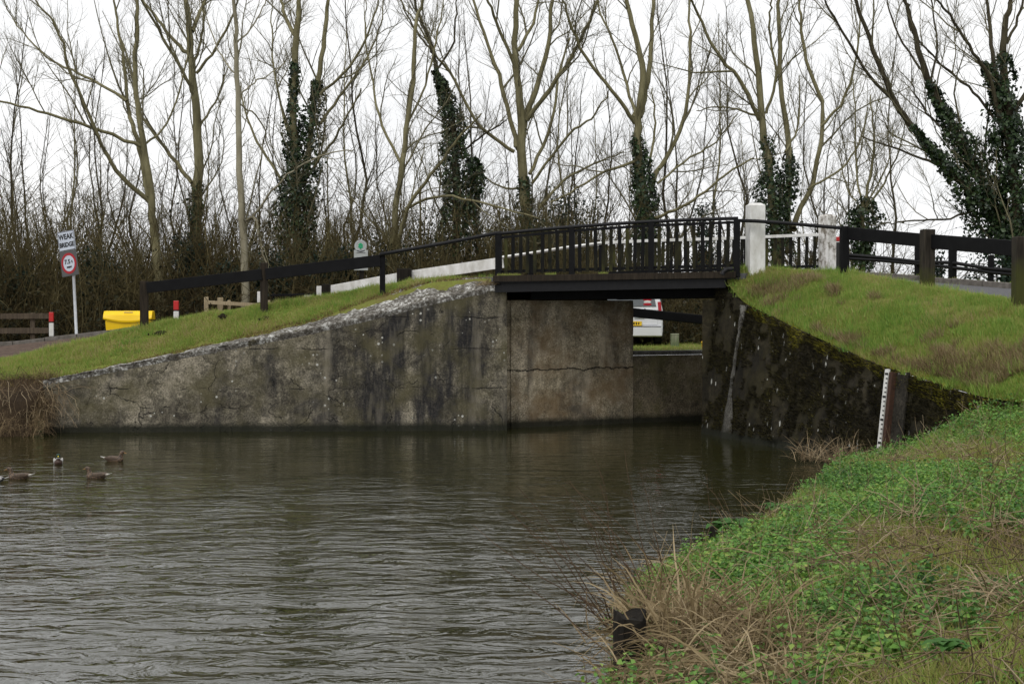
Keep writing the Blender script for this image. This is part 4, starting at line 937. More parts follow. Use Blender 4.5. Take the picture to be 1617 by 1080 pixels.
def tree(name, label, D0, stems, seed, bark='bark', ivy=None, ivy_n=2600, dens=1.0, extend=1.8, base_z=1.7, group=None, twigmat='twig', lmul=1.0, tdens=1.0):
    """stems: list of (pixel polyline from the bottom, width at bottom px, width at top px, depth drift)"""
    r = np.random.default_rng(seed); main = []; base = None; px = D0 / F
    for si, (pl, w0, w1, dr) in enumerate(stems):
        n = len(pl); Ds = D0 + dr * np.linspace(0, 1, n); pts = np.array([P(x, y, d) for (x, y), d in zip(pl, Ds)])
        if si == 0:
            foot = pts[0] + (pts[0] - pts[1]) * .15; foot[2] = base_z
            if pts[0][2] > base_z + .3: pts = np.concatenate([[foot], pts]); 
            base = np.array([pts[0][0], pts[0][1], base_z])
        if pl[-1][1] < 60 and extend:      # stem leaves the frame: let it go on
            d = unit(pts[-1] - pts[-2]); d = unit(d + np.array([0, 0, .5])); e1 = pts[-1] + d * extend * .5 + r.normal(size=3) * .1; e2 = e1 + unit(d + r.normal(size=3) * .15) * extend * .5; pts = np.concatenate([pts, [e1, e2]]); w1e = w1 * .35
        else: w1e = w1
        m = max(8, len(pts) * 4); c = catmull(pts, m); c[1:-1] += (r.normal(size=(m - 2, 3)) * .02)
        rad = np.interp(np.linspace(0, 1, m), [0, 1], [w0, w1e]) * px * .5
        if si == 0: rad[:3] *= np.array([1.35, 1.2, 1.08])
        main.append((c, rad))
    T = Thing(name, label, 'tree', base, group)
    V, Fq = pack(main, 8); T.np('trunk', V, Fq, 4, M[bark], smooth=True)
    l1 = spawn(r, main, 1.6 * dens, 1.0 * lmul, 4.6 * lmul, 7, .0095, .16, .35)
    l2 = spawn(r, l1 , 3.0 * dens, .6, 2.2 * lmul, 5, .0070, .15, .3) + spawn(r, main, 2.2 * dens, .5, 1.8, 5, .0070, .1, .3)
    l3 = spawn(r, l2, 6.0 * tdens, .3, 1.1, 3, .0068, .1, .25) + spawn(r, l1, 2.6 * tdens, .3, 1.0, 3, .0068, .1, .2)
    cv, cf = pack(l1, 4); c2, f2 = pack(l2, 3); c3, f3 = pack(l3, 3)
    V = np.concatenate([cv, c2, c3]); Fq = np.concatenate([cf, f2 + len(cv), f3 + len(cv) + len(c2)])
    T.np('crown', V, Fq, 4, M[twigmat])
    if ivy:
        segs = []
        for pl, rp_, dr in ivy:
            Ds = D0 + dr * np.linspace(0, 1, len(pl)) - .05; segs.append((catmull(np.array([P(x, y, d) for (x, y), d in zip(pl, Ds)]), 20), np.interp(np.linspace(0, 1, 20), np.linspace(0, 1, len(rp_)), rp_) * px))
        v, f = ivy_cloud(r, segs, int(ivy_n * 2.0)); T.np('ivy', v, f, 3, M['ivy'])
    return T

tree('tree', 'leaning grey stemmed tree with long arching limbs behind the road sign', 47, [
    ([(250, 440), (247, 400), (242, 356), (236, 289), (224, 213), (213, 133), (216, 44), (218, 0)], 17, 6, 0),
    ([(234, 311), (226, 260), (210, 200), (202, 169), (196, 102), (187, 44), (180, 0)], 9, 4, 1),
    ([(236, 318), (196, 285), (164, 236), (147, 196), (111, 111), (89, 44), (60, 8)], 8, 2.5, -2),
    ([(222, 231), (147, 202), (67, 178), (0, 160), (-50, 150)], 6, 2, -3),
    ([(200, 160), (151, 129), (102, 107), (58, 76), (20, 30)], 5, 2, 2),
    ([(226, 230), (260, 200), (290, 120), (300, 40)], 4, 2, 2)], 11, 'bark', dens=.9)
tree('tree', 'thick straight trunked tree with rising limbs above the left beam fence', 50, [
    ([(311, 440), (311, 329), (313, 249), (309, 178), (302, 89), (298, 36), (293, 0)], 20, 11, 0),
    ([(303, 289), (262, 236), (222, 178), (213, 129), (190, 60)], 7, 2.5, 2),
    ([(307, 151), (284, 107), (249, 44), (222, 0)], 6, 3, -2), ([(303, 89), (280, 71), (249, 31), (225, 0)], 7, 4, 1),
    ([(303, 50), (315, 20), (330, -10)], 7, 5, 1), ([(310, 116), (338, 80), (369, 22), (375, 0)], 5, 2.5, -1), ([(316, 200), (347, 147), (360, 100)], 4, 1.5, 2),
    ([(306, 100), (318, 60), (322, 0)], 5, 3, 1)], 12, 'bark', ivy=[([(309, 420), (311, 330), (312, 290)], [11, 10, 5], 0)], ivy_n=700)
tree('tree', 'slender pale smooth trunk standing closest behind the left beam fence', 44.2, [
    ([(387, 480), (384, 378), (378, 267), (375, 156), (373, 67), (371, 0)], 14.5, 7, 0),
    ([(389, 355), (427, 307), (467, 267), (516, 244), (560, 235)], 4, 1.5, -2), ([(390, 350), (402, 345), (412, 385), (421, 415)], 4, 2, -1),
    ([(380, 165), (410, 190), (428, 245), (440, 280)], 3, 1.5, 2), ([(377, 150), (405, 130), (450, 100)], 3, 1.5, 2), ([(375, 120), (350, 90), (330, 40)], 3, 1.5, 1), ([(373, 70), (400, 40), (420, 0)], 3, 2, 1)], 13, 'barkpale', dens=.55)
tree('tree', 'twin stemmed tree thickly clad in dark ivy left of the leaf emblem sign', 48, [
    ([(472, 440), (471, 413), (467, 311), (464, 200), (467, 67), (471, 27), (473, 0)], 18, 11, 0),
    ([(478, 290), (484, 267), (498, 156), (511, 67), (518, 0)], 12, 8, .5), ([(449, 289), (413, 236), (387, 178), (380, 130)], 5, 2, 2),
    ([(506, 196), (540, 147), (575, 100), (600, 40)], 5, 2.5, 1), ([(468, 60), (450, 25), (445, 0)], 7, 5, 1), ([(505, 150), (560, 95), (590, 30)], 5, 2, -1), ([(485, 280), (520, 230), (545, 190), (570, 140)], 5, 2, -2), ([(455, 210), (432, 110), (430, 40)], 4, 2, 2)], 14, 'bark',
    ivy=[([(474, 420), (468, 350), (465, 300), (464, 210), (466, 100)], [27, 26, 22, 15, 6], 0), ([(478, 330), (486, 267), (497, 160), (500, 130)], [24, 19, 13, 6], .4)], ivy_n=5200)
tree('tree', 'forked olive stemmed tree leaning right beside the leaf emblem sign', 46.5, [
    ([(617, 415), (618, 400), (627, 311), (640, 222), (653, 111), (656, 36), (667, 0)], 13, 6, 0),
    ([(622, 418), (632, 370), (649, 320), (689, 267), (729, 213), (760, 180)], 8, 2.5, -2), ([(634, 260), (600, 190), (585, 110), (575, 40)], 5, 2, 2), ([(645, 190), (670, 140), (690, 60), (700, 0)], 4, 2, 1),
    ([(640, 330), (700, 310), (780, 325), (850, 345)], 5, 2, -3)], 15, 'bark', dens=.9)
tree('tree', 'broken leaning snag smothered in ivy behind the left end of the bridge', 50, [
    ([(722, 400), (720, 320), (716, 213), (707, 156), (689, 111), (684, 80), (662, 27), (655, 0)], 14, 4, 0), ([(690, 110), (715, 70), (720, 20), (722, 0)], 4, 2, 1), ([(684, 85), (665, 60), (640, 20)], 4, 2, 1), ([(718, 250), (760, 215), (800, 190)], 4, 2, -1)], 16, 'barkdark',
    ivy=[([(724, 390), (724, 330), (722, 270), (716, 213), (706, 156), (688, 112)], [28, 30, 28, 22, 15, 6], 0), ([(735, 345), (752, 290), (748, 250)], [16, 15, 6], .5)], ivy_n=4600)
tree('tree', 'broad crowned olive tree with many rising limbs behind the balustrade', 50, [
    ([(831, 400), (829, 320), (824, 249), (822, 169), (813, 89), (816, 0)], 21, 9, 0),
    ([(818, 235), (813, 213), (791, 133), (773, 80), (747, 0)], 9, 5, 1.5), ([(812, 240), (755, 195), (711, 115), (690, 90), (660, 40)], 6, 2.5, -1.5), ([(826, 205), (831, 182), (849, 133), (867, 67), (871, 0)], 12, 6, 1),
    ([(832, 190), (871, 138), (911, 75), (940, 9)], 8, 4, -1.5), ([(836, 275), (871, 195), (884, 111), (900, 60)], 6, 3, 2.5), ([(840, 290), (898, 213), (933, 187), (960, 150)], 5, 2, -2.5), ([(850, 330), (893, 284), (940, 258), (985, 240)], 5, 2, 1),
    ([(818, 120), (790, 50), (770, 0)], 6, 4, -1), ([(818, 80), (840, 40), (850, 0)], 6, 4, .5), ([(822, 300), (780, 290), (740, 250)], 4, 1.5, 2)], 17, 'bark', ivy=[([(832, 390), (830, 320), (826, 280)], [16, 14, 6], 0)], ivy_n=700)
tree('tree', 'ivy footed tree forking into two tall limbs behind the middle of the balustrade', 49, [
    ([(1021, 400), (1019, 348), (1008, 259), (1006, 196), (1016, 130), (1008, 74), (990, 0)], 20, 8, 0),
    ([(1010, 185), (1016, 159), (1027, 93), (1032, 0)], 11, 6, 1), ([(1003, 195), (979, 159), (934, 104), (900, 40), (890, 0)], 7, 3, -2), ([(1003, 185), (997, 156), (971, 74), (945, 11)], 6, 3, 1.5),
    ([(1030, 300), (1034, 278), (1067, 222), (1086, 159), (1090, 74), (1088, 0)], 9, 3.5, 1.5), ([(1030, 346), (1045, 341), (1097, 315), (1149, 274), (1190, 250)], 6, 2.5, -2.5), ([(1006, 255), (960, 270), (900, 305), (868, 320)], 5, 2, -1.5),
    ([(1024, 270), (1034, 200), (1030, 140)], 5, 2, 2), ([(1038, 290), (1090, 250), (1130, 225), (1165, 180)], 4, 2, 2)], 18, 'bark', ivy=[([(1022, 395), (1020, 340), (1012, 275), (1007, 215)], [22, 21, 15, 7], 0)], ivy_n=2300)
tree('tree', 'three stemmed ivy wrapped tree directly behind the tall white post', 49, [
    ([(1226, 400), (1223, 363), (1216, 278), (1204, 196), (1195, 93), (1182, 0)], 19, 9, 0),
    ([(1199, 190), (1171, 130), (1130, 81), (1100, 18), (1092, 0)], 7, 3, -2), ([(1246, 400), (1245, 344), (1245, 222), (1234, 148), (1230, 37), (1230, 0)], 12, 7, 1), ([(1254, 362), (1256, 348), (1286, 278), (1299, 178), (1275, 104), (1264, 37), (1262, 0)], 10, 4, 1.5),
    ([(1296, 200), (1330, 160), (1350, 100), (1360, 20)], 5, 2, -1), ([(1200, 185), (1150, 170), (1100, 175)], 4, 1.5, 2), ([(1210, 180), (1225, 120), (1215, 40), (1220, 0)], 5, 3, -1), ([(1240, 240), (1260, 200), (1262, 120)], 4, 2, 2), ([(1275, 300), (1330, 265), (1360, 220), (1370, 170)], 4, 2, 2)], 19, 'bark',
    ivy=[([(1226, 395), (1222, 350), (1216, 290), (1207, 215)], [26, 24, 19, 7], 0), ([(1232, 340), (1246, 285), (1246, 235)], [16, 12, 5], .5)], ivy_n=3000)
tree('tree', 'small bushy topped ivy stump with thin upright shoots right of the flaking post', 44, [
    ([(1362, 430), (1362, 360), (1364, 325), (1374, 280), (1380, 220), (1375, 150)], 9, 2, 0), ([(1362, 330), (1352, 260), (1350, 180), (1345, 120)], 4, 1.5, 1), ([(1366, 330), (1395, 290), (1420, 240), (1430, 190)], 4, 1.5, -1), ([(1366, 325), (1400, 265), (1410, 200)], 3, 1.5, 1), ([(1360, 330), (1335, 290), (1325, 230)], 3, 1.5, 1)], 20, 'bark',
    ivy=[([(1362, 420), (1362, 380), (1364, 345), (1368, 318)], [13, 14, 22, 8], 0)], ivy_n=1300, dens=1.1, extend=0)
tree('tree', 'tree leaning far left with two ivy clad stems at the right', 42, [
    ([(1590, 400), (1573, 333), (1532, 252), (1492, 178), (1466, 126), (1451, 81), (1436, 19), (1430, 0)], 20, 5, 0), ([(1578, 370), (1547, 315), (1495, 267), (1444, 204), (1410, 156), (1381, 81), (1351, 0)], 16, 4, -1.5),
    ([(1412, 158), (1377, 126), (1336, 60), (1307, 8)], 6, 2.5, -1), ([(1460, 115), (1420, 60), (1400, 0)], 4, 2, 1), ([(1486, 262), (1440, 245), (1360, 215)], 5, 2, 1), ([(1484, 200), (1450, 160), (1440, 120)], 4, 2, 1), ([(1560, 320), (1500, 345), (1430, 350), (1390, 355)], 4, 1.5, -1), ([(1470, 130), (1480, 70), (1470, 0)], 4, 2, 1)], 21, 'barkdark',
    ivy=[([(1590, 385), (1573, 338), (1532, 254), (1492, 180), (1468, 130)], [34, 36, 24, 13, 5], 0), ([(1565, 350), (1530, 300), (1480, 248), (1440, 200)], [30, 20, 11, 5], -1)], ivy_n=5200)
tree('tree', 'upright tree thick with ivy at the right edge', 41.5, [
    ([(1612, 420), (1607, 363), (1595, 222), (1588, 130), (1584, 67), (1592, 18), (1596, 0)], 22, 6, 0), ([(1592, 220), (1574, 130), (1566, 67), (1558, 0)], 10, 5, 1), ([(1580, 200), (1562, 122), (1536, 85), (1503, 30), (1480, 0)], 7, 3, -1),
    ([(1600, 180), (1640, 110), (1680, 40)], 8, 4, 1), ([(1585, 210), (1540, 150), (1500, 115), (1440, 50), (1430, 0)], 5, 2, 1.5), ([(1605, 300), (1650, 240), (1700, 150)], 6, 3, 0), ([(1590, 70), (1610, 20), (1620, -20)], 5, 3, 0)], 22, 'barkdark',
    ivy=[([(1612, 400), (1606, 340), (1598, 250), (1592, 170), (1586, 90)], [34, 33, 28, 20, 9], 0), ([(1590, 230), (1574, 150), (1552, 100)], [22, 13, 5], .4)], ivy_n=5600)

# slender background trees: a few built, the others copied
def sapling(seed, h, lean):
    r = np.random.default_rng(seed); c = catmull(np.array([(0, 0, -.3), (lean * .2 + r.normal() * .18, r.normal() * .15, h * .2), (lean * .3 + r.normal() * .3, r.normal() * .3, h * .4), (lean * .6 + r.normal() * .4, r.normal() * .4, h * .65), (lean + r.normal() * .4, r.normal() * .5, h)]), 16); c[2:] += r.normal(size=(14, 3)) * .03
    main = [(c, np.linspace(.08, .012, 16) * (h / 12))]
    if seed % 2: 
        c2 = catmull(np.array([c[2], c[5] + (.5, .2, 0), c[9] + (1.1, -.2, .2), c[12] + (1.3, .2, .3)]), 10); main.append((c2, np.linspace(.06, .012, 10) * (h / 12)))
    l1 = spawn(r, main, 2.4, .8, 3.6, 6, .008, .16, .5, (.4, 1.0)); l2 = spawn(r, l1, 3.2, .5, 1.8, 4, .0065, .12, .3) + spawn(r, main, 2.0, .4, 1.6, 4, .0065, .15, .4); l3 = spawn(r, l2, 4.2, .3, 1.0, 3, .0065, .1, .25)
    a, b_ = pack(main, 6); c1, d1 = pack(l1, 3); c2, d2 = pack(l2, 3); c3, d3 = pack(l3, 3)
    return mesh_np('trunk', a, b_, 4, True), mesh_np('crown', np.concatenate([c1, c2, c3]), np.concatenate([d1, d2 + len(c1), d3 + len(c1) + len(c2)]), 4)
sap = [sapling(100 + i, h, l) for i, (h, l) in enumerate(((12.5, .6), (10, -.8), (13.5, .3), (8.5, 1.0), (11.5, -.3), (12.5, .9)))]
rs = np.random.default_rng(5)
xs = [105, 92, 145, 188, 30, 60, -20, 262, 275, 340, 420, 440, 530, 545, 570, 590, 760, 770, 875, 900, 965, 962, 1060, 1080, 1120, 1147, 1160, 1290, 1310, 130, 10, 215, 355, 700, 655, 500, 1185, 1260, 1400, -60, 160, 235, 320, 400, 605, 680, 800, 850, 930, 1000, 1100, 1215, 1330, 50, 120, 180, 290, 370, 450, 480, 560, 625, 740, 780, 830, 890, 1035, 1140, 1275, 1365]
ORD = 'first second third fourth fifth sixth seventh eighth ninth tenth eleventh twelfth thirteenth fourteenth fifteenth sixteenth seventeenth eighteenth nineteenth twentieth'.split(); ORD += ['twenty-' + q for q in ORD[:9]] + ['thirtieth'] + ['thirty-' + q for q in ORD[:9]] + ['fortieth'] + ['forty-' + q for q in ORD[:9]]
LM = [(0, 'at the left edge'), (110, 'behind the road sign'), (200, 'behind the yellow grit bin'), (310, 'beside the thick straight trunk'), (385, 'near the slender pale trunk'), (475, 'by the ivy twin trunk'), (570, 'behind the leaf emblem sign'), (640, 'by the forked olive tree'), (715, 'by the ivy snag'), (825, 'by the broad crowned tree'), (930, 'behind the middle balustrade bay'), (1020, 'by the ivy footed fork'), (1110, 'behind the right balustrade bay'), (1200, 'behind the tall white post'), (1306, 'behind the flaking white post'), (1400, 'above the right beam fence')]
order = {}
for grp in (range(0, 30), range(30, len(xs))):
    for k, i in enumerate(sorted(grp, key=lambda i: xs[i])): order[i] = ORD[k]
for i, x in enumerate(xs):
    D = rs.uniform(52, 62) if i < 30 else rs.uniform(60, 82)
    b0 = np.array([(x - 808.5) / F * D, D, 1.5]); far = i >= 30
    T = Thing('slender_tree', ('faint far bare tree, %s from the left, %s' if far else 'thin near bare tree, %s from the left, %s') % (order[i], min(LM, key=lambda q: abs(q[0] - x))[1]), 'tree', b0, 'far bare trees in the wood' if far else 'thin bare trees in the undergrowth', rs.uniform(0, 6.28))
    tm, cm = sap[i % 6]; s_ = rs.uniform(.8, 1.15); T.o.scale = (s_, s_, s_)
    link('trunk', tm, M['barkdark' if i % 3 else 'bark'], T.o); link('crown', cm, M['twigfar'], T.o)

# undergrowth: arching stems and bramble leaves, a mass nobody could count
def brush(n, xr, yr, hr, seed, sp=.7, zb=1.7, rad=(.006, .016)):
    r = np.random.default_rng(seed); K = 6
    x = r.uniform(*xr, n); y = r.uniform(*yr, n); lump = .45 + 1.1 * fbm(np.stack([x, y, 0 * x], 1), .3, 3)
    h = (hr[0] + (hr[1] - hr[0]) * r.random(n) ** 1.6) * lump; a = r.uniform(0, 6.283, n); dr = r.uniform(.15, sp, n) * h; t = np.linspace(0, 1, K)
    droop = r.random(n) ** 1.5 * 1.5
    Pp = np.empty((n, K, 3)); Pp[..., 0] = x[:, None] + np.cos(a)[:, None] * dr[:, None] * t ** 1.3; Pp[..., 1] = y[:, None] + np.sin(a)[:, None] * dr[:, None] * t ** 1.3
    Pp[..., 2] = zb + h[:, None] * (t * (1 + droop[:, None]) - droop[:, None] * t ** 2.0); Pp[:, 1:] += np.cumsum(r.normal(size=(n, K - 1, 3)), 1) * .028 * h[:, None, None]
    Rd = r.uniform(*rad, n)[:, None] * np.linspace(1, .4, K)[None]
    return Pp, Rd
b1 = brush(4200, (-26, 4), (43.8, 56), (2.0, 6.0), 31, 1.0); b2 = brush(1800, (3, 14), (45, 60), (1.4, 3.8), 32, 1.0); b3 = brush(2400, (-26, 12), (43.3, 47), (.6, 2.4), 33, 1.6)
b4 = brush(700, (12, 26), (41, 50), (.8, 2.2), 34)
b5 = brush(500, (-5.5, 2.0), (41.3, 43.5), (1.0, 2.2), 35, 1.3)
Pp = np.concatenate([b[0] for b in (b1, b2, b3, b4, b5)]); Rd = np.concatenate([b[1] for b in (b1, b2, b3, b4, b5)])
V, Fq = tubes_np(Pp, Rd, 3)
# side twigs on those stems
r = np.random.default_rng(37); m_ = 17000; pick = r.integers(0, len(Pp), m_); tt = .7 + r.random(m_) * 4.25; k0 = tt.astype(int); q0 = Pp[pick, k0] * (1 - (tt - k0))[:, None] + Pp[pick, k0 + 1] * (tt - k0)[:, None]
d = unit(unit(Pp[pick, k0 + 1] - Pp[pick, k0]) * .7 + unit(r.normal(size=(m_, 3))) + (0, 0, .15)); L = r.uniform(.3, 1.1, m_)[:, None]
q1 = q0 + d * L * .5; q2 = q1 + unit(d + r.normal(size=(m_, 3)) * .35) * L * .5
V2, F2 = tubes_np(np.stack([q0, q1, q2], 1), np.array([[.008, .007, .003]]) * r.uniform(.7, 1.2, (m_, 1)), 3)
V = np.concatenate([V, V2]); Fq = np.concatenate([Fq, F2 + len(V) - len(V2)])
tag(link('undergrowth', mesh_np('undergrowth', V, Fq, 4), M['brush']), 'tangled brown bramble and scrub stems filling the wood edge behind the road', 'undergrowth', kind='stuff')
r = np.random.default_rng(36); NL = 60000; pick = r.integers(0, len(Pp), NL); tt = r.random(NL) ** 1.3 * 3.8; k0 = tt.astype(int); q = Pp[pick, k0] * (1 - (tt - k0))[:, None] + Pp[pick, k0 + 1] * (tt - k0)[:, None] + r.normal(size=(NL, 3)) * .14
keep = (fbm(q, .5, 3) + (4.0 - q[:, 2]) * .06) > .44; q = q[keep]; q[:, 2] = np.maximum(q[:, 2], 1.75)
NH = 24000; hx = r.uniform(-28, 14, NH); hy = r.uniform(52, 58, NH); hu = r.random(NH); hz = 1.7 + hu * (.9 + 3.6 * fbm(np.stack([hx * .9, hy * .2, 0 * hx], 1), .35, 3)) * np.where(hx > 3, .62, 1)
nq = len(q); q = np.concatenate([q, np.stack([hx, hy, hz], 1)]); sz_ = np.concatenate([r.uniform(.06, .14, nq), (.30 - .25 * hu ** 1.3) * r.uniform(.7, 1.2, NH)])
V, Fq = leaves(q, unit(r.normal(size=q.shape) + (0, -.3, .5)), sz_, r)
tag(link('bramble_leaves', mesh_np('bramble_leaves', V, Fq, 3), M['brushleaf']), 'sparse dark bramble leaves scattered through the brown undergrowth', 'leaves', kind='stuff')

# bare scrub bushes: a few meshes repeated as one tangled mass
def scrub(seed):
    r = np.random.default_rng(seed); main = []
    for k in range(26):
        a = r.uniform(0, 6.28); l = r.uniform(.1, .5); h = r.uniform(2.0, 4.6); c0 = np.array([math.cos(a) * l * .8, math.sin(a) * l * .8, -.2]); ln_ = r.uniform(.2, 1.1)
        c = catmull(np.array([c0, c0 + (math.cos(a) * ln_ * .35 + r.normal() * .15, math.sin(a) * ln_ * .35 + r.normal() * .15, h * .5), c0 + (math.cos(a) * ln_ + r.normal() * .25, math.sin(a) * ln_ + r.normal() * .25, h)]), 8); main.append((c, np.linspace(.022, .008, 8) * r.uniform(.6, 1.3)))
    l1 = spawn(r, main, 4.0, .4, 1.6, 4, .008, .12, .25, (.4, 1.2)); l2 = spawn(r, l1, 4.5, .2, .8, 3, .009, .1, .15, (.4, 1.2))
    a_, b_ = pack(main, 4); c1, d1 = pack(l1, 3); c2, d2 = pack(l2, 3)
    return mesh_np('scrub_bush', np.concatenate([a_, c1, c2]), np.concatenate([b_, d1 + len(a_), d2 + len(a_) + len(c1)]), 4)
scr = [scrub(200 + k) for k in range(4)]
for k_ in range(4): scr[k_].materials.append(M['scrub'])
rs2 = np.random.default_rng(77)
for k_ in range(120):
    x = -27 + 41 * (k_ + rs2.random()) / 120 if k_ < 96 else rs2.uniform(-24, 3); y = rs2.uniform(45.5, 58) if x < 3 else rs2.uniform(48, 60); s_ = rs2.uniform(.75, 1.35) * (1 if x < 3 else .62)
    o = bpy.data.objects.new('scrub_bush', scr[k_ % 4]); C.objects.link(o); o.location = (x, y, 1.7); o.rotation_euler.z = rs2.uniform(0, 6.28); o.scale = (s_ * 1.1, s_ * 1.1, s_)
    tag(o, 'bare brown scrub growth merging into the hedge line behind the road', 'scrub', 'bare scrub of the hedge line', 'stuff')
# dark evergreen shrubs
def evergreen(label, x, ytop, D, wpx, seed, n=2600):
    n = int(n * 2.2)
    r = np.random.default_rng(seed); top = P(x, ytop, D); b0 = np.array([top[0], D, 1.7]); h = top[2] - 1.7; wd = wpx * D / F / 2
    T = Thing('evergreen_shrub', label, 'shrub', b0)
    tips = []; limbs = []
    for k in range(16):
        a = r.uniform(0, 6.28); e = np.array([b0[0] + math.cos(a) * wd * r.uniform(.2, .9), b0[1] + math.sin(a) * wd * r.uniform(.2, .9), 1.7 + h * r.uniform(.5, 1.0)]); tips.append(e)
        limbs.append((catmull(np.array([b0 + (0, 0, -.2), lerp(b0, e, .45) + r.normal(size=3) * .15, e]), 7), np.linspace(.05, .012, 7)))
    v, f = pack(limbs, 4); T.np('stems', v, f, 4, M['barkdark'])
    c = np.array([l[0][r.integers(2, 7)] for l in [limbs[i] for i in r.integers(0, 16, n)]]) + r.normal(size=(n, 3)) * np.array([.24, .24, .28]) * wd * .8
    c[:, 2] = np.clip(c[:, 2], 1.8, 1.7 + h * 1.1); v, f = leaves(c, unit(r.normal(size=(n, 3)) + (0, 0, .4)), r.uniform(.06, .13, n), r); T.np('foliage', v, f, 3, M['evergreen'])
evergreen('dark evergreen shrub between the broad tree and the middle of the balustrade', 905, 312, 52, 110, 41)
evergreen('dark evergreen shrub just right of the ivy snag, behind the bridge end', 778, 350, 53, 90, 42)
evergreen('small dark evergreen shrub left of the tall white post', 1110, 328, 54, 60, 43, 1300)
evergreen('dark evergreen shrub at the foot of the thick straight trunk', 300, 385, 49, 90, 44)
evergreen('dark evergreen shrub below the leaf emblem sign beside the ivy twin trunk', 525, 400, 46, 90, 45)
evergreen('dark evergreen shrub behind the left part of the hand rail', 690, 350, 51, 110, 46)
evergreen('dark ivy bush in the hedge directly behind the road sign', 150, 405, 46.5, 90, 141, 2000)
evergreen('dark ivy bush in the hedge at the left edge above the timber rails', 20, 420, 47, 100, 142, 2000)
evergreen('dark ivy bush in the hedge between the pale trunk and the thick straight trunk', 352, 410, 47, 70, 143, 1800)
evergreen('dark ivy bush behind the low black barrier', 432, 400, 46, 80, 144, 2000)
evergreen('dark evergreen bush behind the stub post of the white board rail', 612, 385, 47, 90, 145, 2000)
evergreen('dark evergreen bush behind the first bay of the balustrade', 850, 355, 49, 90, 146, 2000)
evergreen('low dark evergreen shrub beyond the right road fence', 1590, 395, 41, 120, 47, 1800)
evergreen('low evergreen tuft beyond the kerb between the right fence posts', 1480, 402, 44, 50, 48, 900)
evergreen('dark evergreen shrub seen behind the van through the opening', 1120, 470, 50, 90, 49, 1500)

# ---------------------------------------------------------------- grass and ground cover (stuff)
def blades(p, nn, h, wd, r, lean=.5):
    n = len(p); d = unit(nn * .35 + np.array([0, 0, .8]) + r.normal(size=(n, 3)) * np.array([lean, lean, .1])); a = r.uniform(0, math.pi, n)
    s_ = np.stack([np.cos(a), np.sin(a), 0 * a], 1) * np.asarray(wd).reshape(-1, 1) * .5; hh = np.asarray(h).reshape(-1, 1)
    V = np.stack([p - s_, p + s_, p + d * hh], 1).reshape(-1, 3); return V, np.arange(3 * n).reshape(-1, 3)
def stuff(name, V, Fq, k, mat_, label, cat): return tag(link(name, mesh_np(name, V, Fq, k), mat_), label, cat, kind='stuff')
r = np.random.default_rng(51)
p, nn = scatter(gL_verge, 130000, lambda q: (q[:, 0] > -16) & (q[:, 1] > wallY(q[:, 0]) + np.interp(q[:, 0], [-10.5, -8, -6, -3.5, -.4], [.52, .66, .82, 1.05, 1.12]) + .4 * (vnoise(q, 2.0) - .5)) & (vnoise(q, .9) * .6 + vnoise(q, 3.5) * .4 > .22), 52)
hh = r.uniform(.05, .15, len(p)) * (.4 + 1.3 * vnoise(p, 1.7) * (.5 + vnoise(p + 7, 4.5))); V, Fq = blades(p, nn, hh, .017, r, .6)
stuff('grass', V, Fq, 3, M['grass'], 'short bright green grass on the verge above the left wing wall', 'grass')
p, nn = scatter(gL_verge, 70000, lambda q: (q[:, 0] > -13) & (np.abs(q[:, 1] - wallY(q[:, 0]) - np.interp(q[:, 0], [-10.5, -6, -3.5], [.40, .58, .98])) < .13 + .16 * vnoise(q, 1.3)) & (vnoise(q, 2.1) > .25), 53)
V, Fq = blades(p, nn, r.uniform(.04, .13, len(p)), .016, r, .9); stuff('dry_grass', V, Fq, 3, M['strawred'], 'withered brown grass edge along the left coping', 'grass')
p, nn = scatter(gR, 200000, lambda q: (q[:, 1] > 15) & (q[:, 0] < 12.5) , 54)
hh = r.uniform(.04, .13, len(p)) * (.4 + 1.3 * vnoise(p, 1.2) * (.5 + vnoise(p + 7, 4.0))); V, Fq = blades(p, nn, hh, .016, r, .65)
stuff('grass', V, Fq, 3, M['grass'], 'green grass on the sloping bank right of the bridge', 'grass')
def tussocks(g, n, per, seed, mask, h, spread):
    r = np.random.default_rng(seed); c, cn = scatter(g, n, mask, seed); q = np.repeat(c, per, 0); k = r.normal(size=q.shape) * spread; k[:, 2] = 0; q = q + k
    nr = unit(np.repeat(cn, per, 0) + k / spread * .35); return blades(q - (0, 0, .02), nr, r.uniform(*h, len(q)) * np.repeat(r.uniform(.5, 1.2, len(c)), per), .014, r, .35)
V, Fq = tussocks(gR, 900, 55, 101, lambda q: (q[:, 1] > 15) & (q[:, 0] < 12.5), (.10, .24), .09)
stuff('grass', V, Fq, 3, M['grassdark'], 'darker green grass tussocks dotted over the right slope', 'grass')
V, Fq = tussocks(gL_verge, 420, 45, 102, lambda q: (q[:, 0] > -15) & (q[:, 1] > wallY(q[:, 0]) + .9), (.08, .2), .08)
stuff('grass', V, Fq, 3, M['grassdark'], 'darker green grass tussocks dotted over the left verge', 'grass')
